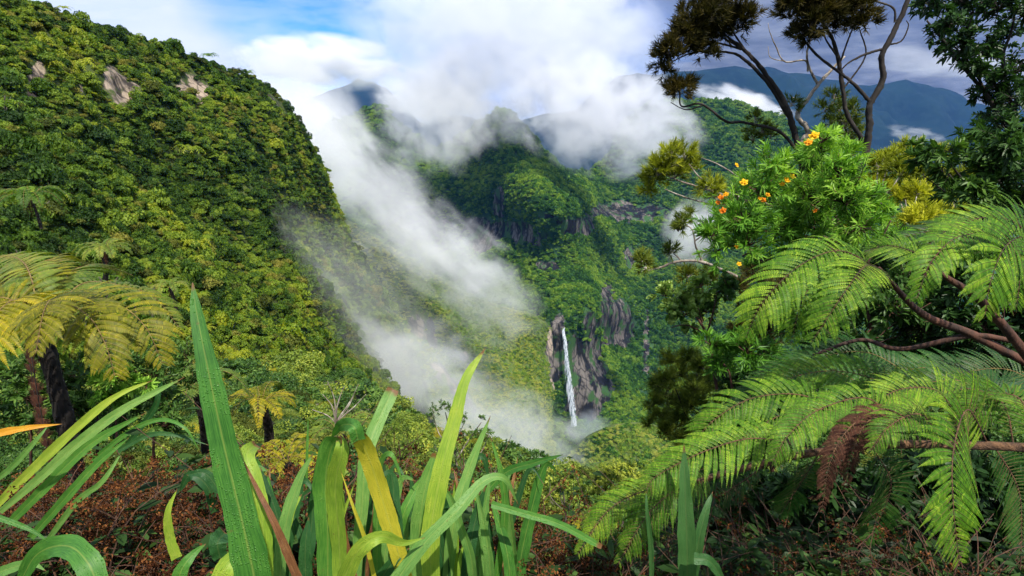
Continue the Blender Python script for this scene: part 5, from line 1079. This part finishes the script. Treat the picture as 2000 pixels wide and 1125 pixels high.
woody('heath_shrub', 'yellow green tufted heath branch reaching left over the gorge', 'shrub', 6.0,
  [[(1480, 440, 4), (1440, 400, 4), (1400, 375, 3.4), (1360, 362, 3), (1320, 350, 2.4), (1290, 335, 1.6)], [(1470, 395, 3), (1420, 375, 2.4), (1370, 350, 2), (1345, 320, 1.3)], [(1500, 400, 3), (1440, 345, 2), (1400, 320, 1.6), (1370, 308, 1)], [(1390, 400, 2), (1340, 385, 2), (1300, 370, 1.4)]],
  [(1274, 350, 25), (1298, 322, 32), (1338, 306, 28), (1318, 340, 28, .3), (1268, 372, 18, .4), (1352, 326, 23), (1310, 300, 21), (1285, 335, 28), (1388, 366, 25, .5), (1400, 385, 21, .4)], G_HEATHY, BARKP, (0.065, 0.007), 1100, tone=.45, depth=.2)
woody('heath_shrub', 'small tufts on a bare twisted twig at the gorge edge', 'shrub', 5.0,
  [[(1440, 540, 4), (1400, 522, 4), (1360, 508, 4), (1320, 510, 3.6), (1290, 522, 3), (1265, 528, 2)], [(1372, 512, 3), (1358, 480, 2.5), (1352, 450, 2), (1338, 438, 1.3)], [(1358, 470, 2), (1375, 458, 1.4)], [(1330, 508, 2), (1315, 495, 1.5)]],
  [(1332, 434, 20), (1382, 456, 20, .2), (1252, 506, 20), (1262, 522, 16), (1310, 490, 18, .25), (1342, 538, 24, .8), (1388, 546, 24, .3), (1345, 420, 12), (1325, 448, 14, .2)], G_HEATH, BARKP, (0.055, 0.006), 1100, tone=.5, depth=.15)
woody('heath_shrub', 'tall brownish green heath bush below the round leaved shrub', 'shrub', 4.6,
  [[(1400, 960, 6), (1395, 880, 5), (1380, 800, 4), (1360, 730, 2)], [(1395, 880, 3), (1345, 820, 2.4), (1320, 760, 1.4)], [(1398, 900, 3), (1430, 830, 2), (1440, 780, 1)]],
  [(1330, 728, 29, .55), (1300, 768, 29, .4), (1350, 790, 34), (1382, 745, 31), (1320, 830, 31), (1398, 830, 33), (1292, 812, 19), (1352, 860, 30), (1300, 740, 19, .7), (1420, 780, 30), (1430, 850, 30, .2), (1380, 880, 27), (1275, 790, 20), (1285, 750, 18), (1310, 705, 18, .6), (1345, 700, 20, .6), (1372, 715, 20), (1410, 730, 22), (1360, 760, 26, .25), (1300, 845, 22), (1340, 875, 24), (1410, 890, 26), (1450, 820, 26), (1270, 825, 15, .6), (1325, 790, 26, .2), (1375, 835, 26, .2)], G_HEATH, BARKD, (0.06, 0.0045), 1500, tone=.42, depth=.4, twigs=20)
woody('heath_shrub', 'dense brown heath bush behind the hanging fern frond', 'shrub', 4.4,
  [[(1500, 760, 6), (1495, 680, 5), (1490, 600, 3), (1480, 540, 2)]], [(1478, 535, 32), (1500, 575, 34), (1468, 610, 30), (1510, 620, 36), (1440, 560, 22), (1540, 560, 30), (1490, 660, 36), (1450, 650, 28)], G_HEATHB, BARKD, (0.055, 0.005), 1200, tone=.35, depth=.3, twigs=20)
woody('flowering_shrub', 'bright green narrow leaved shrub with yellow flowers', 'shrub', 3.4,
  [[(1700, 640, 7), (1670, 490, 6), (1640, 440, 5), (1610, 380, 4), (1600, 300, 2)], [(1690, 560, 4), (1600, 470, 4), (1520, 470, 3), (1450, 500, 2)], [(1668, 488, 3), (1560, 440, 3), (1500, 400, 2.4), (1450, 390, 1.5)], [(1720, 560, 4), (1640, 490, 3), (1560, 500, 2.4), (1480, 510, 1.6)], [(1640, 440, 3), (1560, 380, 2.4), (1510, 340, 1.5)], [(1690, 520, 3), (1720, 470, 2.4), (1740, 430, 1.5)]],
  [(1600, 292, 34, .7), (1585, 320, 40), (1560, 345, 45), (1640, 340, 40), (1505, 335, 38, .6), (1480, 372, 45), (1440, 400, 45), (1418, 448, 43), (1460, 480, 45), (1520, 400, 52), (1520, 455, 47), (1580, 395, 52, .6), (1600, 450, 49), (1650, 395, 52, .6), (1680, 445, 42, .65), (1715, 420, 36, .65), (1735, 470, 36), (1400, 490, 29), (1560, 500, 38), (1450, 430, 45), (1620, 370, 45, .7), (1610, 275, 22, .7), (1655, 300, 27, .6), (1550, 430, 45), (1640, 480, 38), (1690, 395, 38), (1490, 520, 29, .3), (1390, 460, 22)],
  G_HYP, BARKR, kind='leafy', leaf=(0.064, 0.0095), sp=27, pairs=11, depth=.55, stem=.0022, tone=.5, open_=.8)
fs = [o for o in COL.objects if o.name.startswith('flowering_shrub')][0]
M_FLY = leaf_mat('petal_yellow', (0.75, 0.30, 0.01), (0.85, 0.50, 0.02), (0.90, 0.66, 0.05), 20, .35, .5, .3, .3)
M_FLO = leaf_mat('petal_orange', (0.55, 0.12, 0.01), (0.75, 0.25, 0.015), (0.85, 0.42, 0.03), 20, .35, .5, .3, .3)
for k, (x, y, r) in enumerate([(x_, y_, r_*0.68) for x_, y_, r_ in [(1590, 266, 11), (1579, 279, 9), (1438, 323, 6), (1453, 357, 9), (1536, 352, 8), (1547, 345, 7), (1528, 360, 6), (1490, 391, 7), (1499, 381, 6), (1408, 386, 7), (1418, 380, 6), (1441, 482, 9), (1443, 516, 6), (1652, 442, 7), (1412, 412, 8), (1592, 412, 5), (1484, 388, 5), (1402, 396, 6)]]):
    mb = MB(); D_ = 3.4 - 0.42 - 0.1*rng.random(); C = at(x, y, D_); rr = px2m(r, D_)
    for ring, (np__, el, sc_) in enumerate(((5, .35, 1.15), (5, .9, .85))):
        th = np.arange(np__)*6.283/np__ + ring*.6; ax = norm(np.array([rng.normal()*.4, -.6, .6])); s1 = norm(np.cross(ax, [0, 0, 1.0])); s2 = np.cross(ax, s1)
        tip = math.cos(el)*(np.cos(th)[:, None]*s1 + np.sin(th)[:, None]*s2) + math.sin(el)*ax
        leaf6(mb, np.repeat(C[None], np__, 0), tip, np.repeat(ax[None], np__, 0), rr*sc_*1.3, rr*1.15, .5 + .2*rng.normal(), -.25, 0)
    mb.obj('flower', M_FLO if k in (1, 7, 9, 14, 15, 17) else M_FLY, fs)
woody('round_leaved_shrub', 'shrub with rounded glossy leaves and pale new leaves above the gorge', 'shrub', 3.6,
  [[(1400, 760, 5), (1390, 690, 4.5), (1375, 645, 4), (1350, 610, 2.6), (1320, 590, 1.5)], [(1380, 655, 3), (1395, 600, 2.2), (1400, 570, 1.4)], [(1376, 650, 2.6), (1340, 635, 2), (1310, 640, 1.2)], [(1372, 630, 2.4), (1360, 590, 1.5), (1350, 560, 1)]],
  [(1300, 578, 22, .85), (1330, 582, 26, .65), (1360, 590, 28), (1400, 575, 30, .15), (1420, 560, 22, .1), (1340, 615, 24), (1310, 612, 20, .7), (1380, 610, 24, .4), (1370, 560, 20, .6), (1345, 640, 16)], G_ROUND, BARKR, kind='leafy', leaf=(0.048, 0.036), sp=34, pairs=5, depth=.25, stem=.002, open_=.8, tone=.6)
woody('narrow_leaved_shrub', 'low narrow leaved green shrub under the round leaved one', 'shrub', 3.2,
  [[(1440, 820, 5), (1430, 760, 4), (1420, 720, 3), (1390, 690, 2)]], [(1390, 675, 28), (1420, 690, 34), (1460, 690, 34), (1440, 660, 24), (1500, 700, 34), (1530, 730, 34, .3), (1470, 730, 34, .3), (1400, 710, 24)], G_HYP, BARKR, kind='leafy', leaf=(0.075, 0.012), sp=26, pairs=8, depth=.25, tone=.25)
woody('dark_leaved_tree', 'dark leaved tree hanging its branches in from the top right corner', 'tree', 4.6,
  [[(2080, 420, 9), (2000, 300, 8), (1950, 220, 6), (1900, 150, 4), (1850, 90, 3), (1810, 40, 2)], [(2000, 300, 5), (1960, 130, 4), (1975, 60, 3), (1985, 0, 2)], [(1955, 225, 3), (1905, 140, 2.2), (1890, 60, 1.6), (1920, 0, 1)], [(1920, 180, 2.4), (1870, 120, 2), (1850, 105, 1.2)], [(1990, 300, 3), (1960, 330, 2), (1940, 330, 1.4)], [(1940, 215, 3), (1900, 130, 2), (1840, 70, 1.4), (1800, 60, 1)]],
  [(1808, 18, 26), (1850, 45, 26), (1882, 88, 28), (1832, 68, 20), (1852, 98, 22), (1902, 28, 30), (1950, 18, 32), (1918, 108, 32), (1960, 78, 32), (1982, 138, 34), (1942, 168, 30), (1905, 138, 22), (1992, 200, 38), (1945, 225, 36), (1970, 260, 40), (1990, 320, 40), (1820, -10, 26), (1870, 0, 30), (1915, 190, 22), (1995, 30, 30), (1880, 60, 20)],
  G_DARK, BARKD, kind='leafy', leaf=(0.062, 0.026), sp=38, pairs=6, depth=.4, stem=.003, arch=.25)
woody('leafy_tree', 'mid green leafy branches at the right edge below the dark tree', 'tree', 4.2,
  [[(2060, 520, 8), (1990, 440, 6), (1930, 400, 4.5), (1880, 350, 3), (1850, 310, 2)], [(2020, 470, 5), (1970, 380, 4), (1940, 330, 2.6), (1920, 290, 1.5)], [(1990, 445, 3), (1900, 420, 2.4), (1840, 370, 1.6), (1800, 340, 1)], [(2050, 500, 5), (2010, 400, 3.4), (1985, 330, 2)]],
  [(1960, 292, 40, .3), (1992, 350, 42, .3), (1930, 335, 36), (1880, 310, 32), (1842, 300, 28), (1852, 338, 28), (1800, 312, 20), (1900, 385, 34), (1962, 415, 38, .3), (1920, 270, 30, .3), (2000, 400, 40, .2), (1860, 375, 24), (1780, 290, 14), (1940, 375, 34, .35), (1990, 290, 34, .2)],
  G_MIDG, BARKD, kind='leafy', leaf=(0.09, 0.024), sp=22, pairs=8, depth=.4, stem=.0025, arch=.2)
for (lb, cx_, cy_, D_, cl_) in [('yellow tufted small tree left of the white mist gap', 1710, 372, 9.5, [(1705, 366, 24), (1730, 372, 20), (1690, 378, 16), (1760, 335, 22, .3), (1735, 312, 22, .5), (1715, 322, 16, .4)]),
                            ('yellow crowned small tree with an orange tint right of the mist gap', 1780, 420, 9.0, [(1768, 384, 24), (1790, 378, 20), (1800, 428, 28, .8), (1780, 440, 22, .8), (1812, 405, 22, .5), (1760, 392, 14)]),
                            ('sparse yellow tree standing behind the leafy branches', 1835, 380, 10.5, [(1770, 300, 24, .6), (1800, 325, 26, .5), (1835, 355, 28, .4), (1865, 395, 28, .3), (1850, 430, 26, .4), (1780, 345, 18, .5), (1890, 350, 24, .4), (1830, 305, 20, .6), (1905, 430, 30, .3)])]:
    woody('yellow_crowned_tree', lb, 'tree', D_, [[(cx_ + 25, cy_ + 140, 6), (cx_ + 18, cy_ + 70, 5), (cx_ + 8, cy_ + 20, 3.5), (cx_, cy_ - 20, 2)]] + [[(cx_ + 14, cy_ + 50, 3), ((cx_ + c[0])/2, (cy_ + 50 + c[1])/2, 2.2), (c[0], c[1] + 6, 1.2)] for c in cl_],
          [(c[0], c[1], c[2]*1.25, *c[3:]) for c in cl_], G_HEATHY, BARKP, (0.095, 0.014), 1300, tone=.75, depth=.5)

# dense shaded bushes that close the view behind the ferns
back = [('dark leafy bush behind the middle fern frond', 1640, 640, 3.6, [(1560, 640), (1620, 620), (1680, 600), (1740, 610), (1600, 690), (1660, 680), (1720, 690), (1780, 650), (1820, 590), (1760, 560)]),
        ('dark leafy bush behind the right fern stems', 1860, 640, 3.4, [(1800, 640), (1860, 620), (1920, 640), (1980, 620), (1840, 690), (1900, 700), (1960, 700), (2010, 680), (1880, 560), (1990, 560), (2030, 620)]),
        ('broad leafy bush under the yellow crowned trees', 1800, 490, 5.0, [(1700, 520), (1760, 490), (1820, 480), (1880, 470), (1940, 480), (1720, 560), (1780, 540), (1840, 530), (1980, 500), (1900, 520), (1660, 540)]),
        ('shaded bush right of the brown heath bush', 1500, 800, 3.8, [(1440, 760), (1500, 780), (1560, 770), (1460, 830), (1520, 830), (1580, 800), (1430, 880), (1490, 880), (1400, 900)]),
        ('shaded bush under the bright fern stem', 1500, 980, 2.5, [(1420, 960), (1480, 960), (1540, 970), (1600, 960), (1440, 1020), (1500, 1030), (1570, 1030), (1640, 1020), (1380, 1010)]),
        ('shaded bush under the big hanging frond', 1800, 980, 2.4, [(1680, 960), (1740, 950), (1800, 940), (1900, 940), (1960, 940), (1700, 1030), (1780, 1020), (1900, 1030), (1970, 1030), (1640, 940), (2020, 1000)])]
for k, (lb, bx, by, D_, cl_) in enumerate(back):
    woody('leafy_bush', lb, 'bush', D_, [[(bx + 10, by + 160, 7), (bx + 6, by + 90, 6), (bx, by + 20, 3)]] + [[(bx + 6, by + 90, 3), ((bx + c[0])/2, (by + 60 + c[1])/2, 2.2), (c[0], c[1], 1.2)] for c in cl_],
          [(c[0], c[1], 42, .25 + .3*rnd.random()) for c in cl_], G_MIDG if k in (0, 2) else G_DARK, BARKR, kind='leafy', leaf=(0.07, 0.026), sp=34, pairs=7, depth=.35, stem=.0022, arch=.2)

# ------------------------------------------------------------------ shrubs and small trees on the rim of the near slope
woody('yellow_green_shrub', 'rounded yellow green shrub on the rim below the waterfall', 'shrub', 7.0, [[(1215, 1030, 5), (1212, 990, 4), (1205, 955, 2)]] + [[(1212, 990, 2.4), (x, 965, 1.8), (x + 4, 940, 1)] for x in (1170, 1190, 1235, 1255)],
      [(1165, 940, 16, .6), (1185, 925, 18, .8), (1205, 915, 18, .8), (1230, 920, 18, .75), (1252, 935, 16, .7), (1200, 940, 18), (1225, 945, 18), (1180, 955, 16), (1160, 960, 12), (1262, 955, 14), (1240, 965, 14), (1210, 968, 14)], G_SHRUBY, BARK, kind='leafy', leaf=(0.055, 0.022), sp=95, pairs=5, depth=.25, tone=.6, stem=.0018)
woody('yellow_green_shrub', 'smaller duller green shrub left of the rounded yellow green one', 'shrub', 7.2, [[(1105, 1050, 5), (1104, 1000, 4), (1100, 960, 2)]] + [[(1104, 1000, 2), (x, 970, 1.6), (x, 945, 1)] for x in (1075, 1095, 1120)],
      [(1085, 940, 14), (1105, 932, 14, .6), (1128, 935, 14), (1070, 965, 14), (1095, 960, 14), (1122, 962, 14), (1142, 985, 14), (1080, 985, 14), (1110, 990, 16), (1140, 955, 9)], G_SHRUBY, BARK, kind='leafy', leaf=(0.05, 0.018), sp=80, pairs=5, depth=.25, tone=.35, stem=.0018)
woody('small_tree', 'airy small tree with flat leaf clusters in front of the valley mist', 'tree', 8.0,
      [[(905, 1000, 5), (895, 930, 4), (885, 880, 3.4), (875, 830, 2.4), (870, 805, 1.2)], [(890, 900, 2.4), (915, 860, 2), (940, 825, 1.2)], [(888, 880, 2), (860, 850, 1.6), (845, 808, 1)], [(895, 925, 2.2), (935, 890, 1.8), (955, 850, 1)], [(885, 870, 1.8), (905, 830, 1.2), (908, 815, .8)]],
      [(850, 802, 13), (868, 795, 13), (885, 800, 12), (905, 815, 11), (838, 815, 8), (940, 818, 9), (955, 846, 10), (928, 845, 13), (905, 852, 13), (875, 860, 13), (855, 880, 14), (890, 885, 15), (925, 880, 14), (950, 895, 13), (870, 910, 15), (905, 915, 16), (940, 920, 14), (965, 925, 12), (850, 925, 12)],
      G_MIDG, BARKP, kind='leafy', leaf=(0.05, 0.022), sp=75, pairs=4, depth=.3, tone=.6, stem=.0016)
woody('small_tree', 'brownish small shrub on the rim left of the airy tree', 'shrub', 8.2, [[(785, 960, 4), (782, 900, 3), (778, 860, 2)]] + [[(782, 900, 2), (x, 870, 1.4), (x, 848, .8)] for x in (755, 770, 795, 815)],
      [(755, 848, 10, .3), (772, 840, 12, .4), (792, 845, 12, .3), (812, 858, 10), (765, 870, 14), (790, 872, 14), (815, 885, 12), (745, 880, 12), (780, 900, 16)], G_SHRUBY, BARKR, kind='leafy', leaf=(0.05, 0.018), sp=70, pairs=4, depth=.25, tone=.3, stem=.0016)
woody('small_tree', 'shrub with bare whitish twigs on the rim beside the mist', 'shrub', 8.6, [[(650, 880, 4), (655, 830, 3), (660, 790, 2.2), (672, 755, 1)]] + [[(655, 825, 2), ((655 + x)/2 + 6, (820 + y)/2, 1.6), (x, y, .8)] for x, y in ((690, 775), (715, 770), (630, 770), (610, 800), (700, 750), (640, 745), (680, 800))],
      [(690, 752, 10, .4), (712, 765, 10, .3), (640, 752, 10), (672, 745, 8), (620, 790, 12), (650, 800, 14), (690, 800, 12), (720, 800, 9, .3)], G_SHRUBY, BARKP, kind='leafy', leaf=(0.045, 0.016), sp=60, pairs=4, depth=.25, tone=.4, stem=.0022)
woody('narrow_leaved_shrub', 'fresh green leafy shoots beside the trunk of the golden fern', 'shrub', 3.2, [[(230, 880, 4), (225, 820, 3), (222, 770, 2)]], [(205, 748, 20, .8), (232, 740, 20, .8), (258, 752, 18, .7), (215, 775, 22, .5), (245, 780, 22, .5), (285, 755, 12, .7)], G_HYP, BARKR, kind='leafy', leaf=(0.06, 0.014), sp=60, pairs=7, depth=.15, tone=.7, stem=.0018)
for k, (lb, cl_, D_) in enumerate([('leafy green bush left of the golden fern trunk', [(20, 740), (50, 780), (0, 800), (110, 760), (140, 800), (60, 830), (100, 830)], 5.0), ('leafy green bush right of the golden fern trunk', [(150, 740), (180, 790), (210, 830), (270, 800), (320, 790), (160, 850), (330, 830)], 5.2),
                          ('green bush beneath the right fronds of the golden fern', [(260, 720), (300, 730), (340, 740), (370, 700), (330, 690), (400, 740)], 7.0)]):
    woody('leafy_bush', lb, 'bush', D_, [[(cl_[0][0] + 40, 950, 5), (cl_[0][0] + 40, 880, 4), (cl_[0][0] + 40, 800, 2)]], [(c[0], c[1], 36, .4 + .3*rnd.random()) for c in cl_], G_MIDG, BARKR, kind='leafy', leaf=(0.085, 0.030), sp=40, pairs=6, depth=.4, stem=.002)
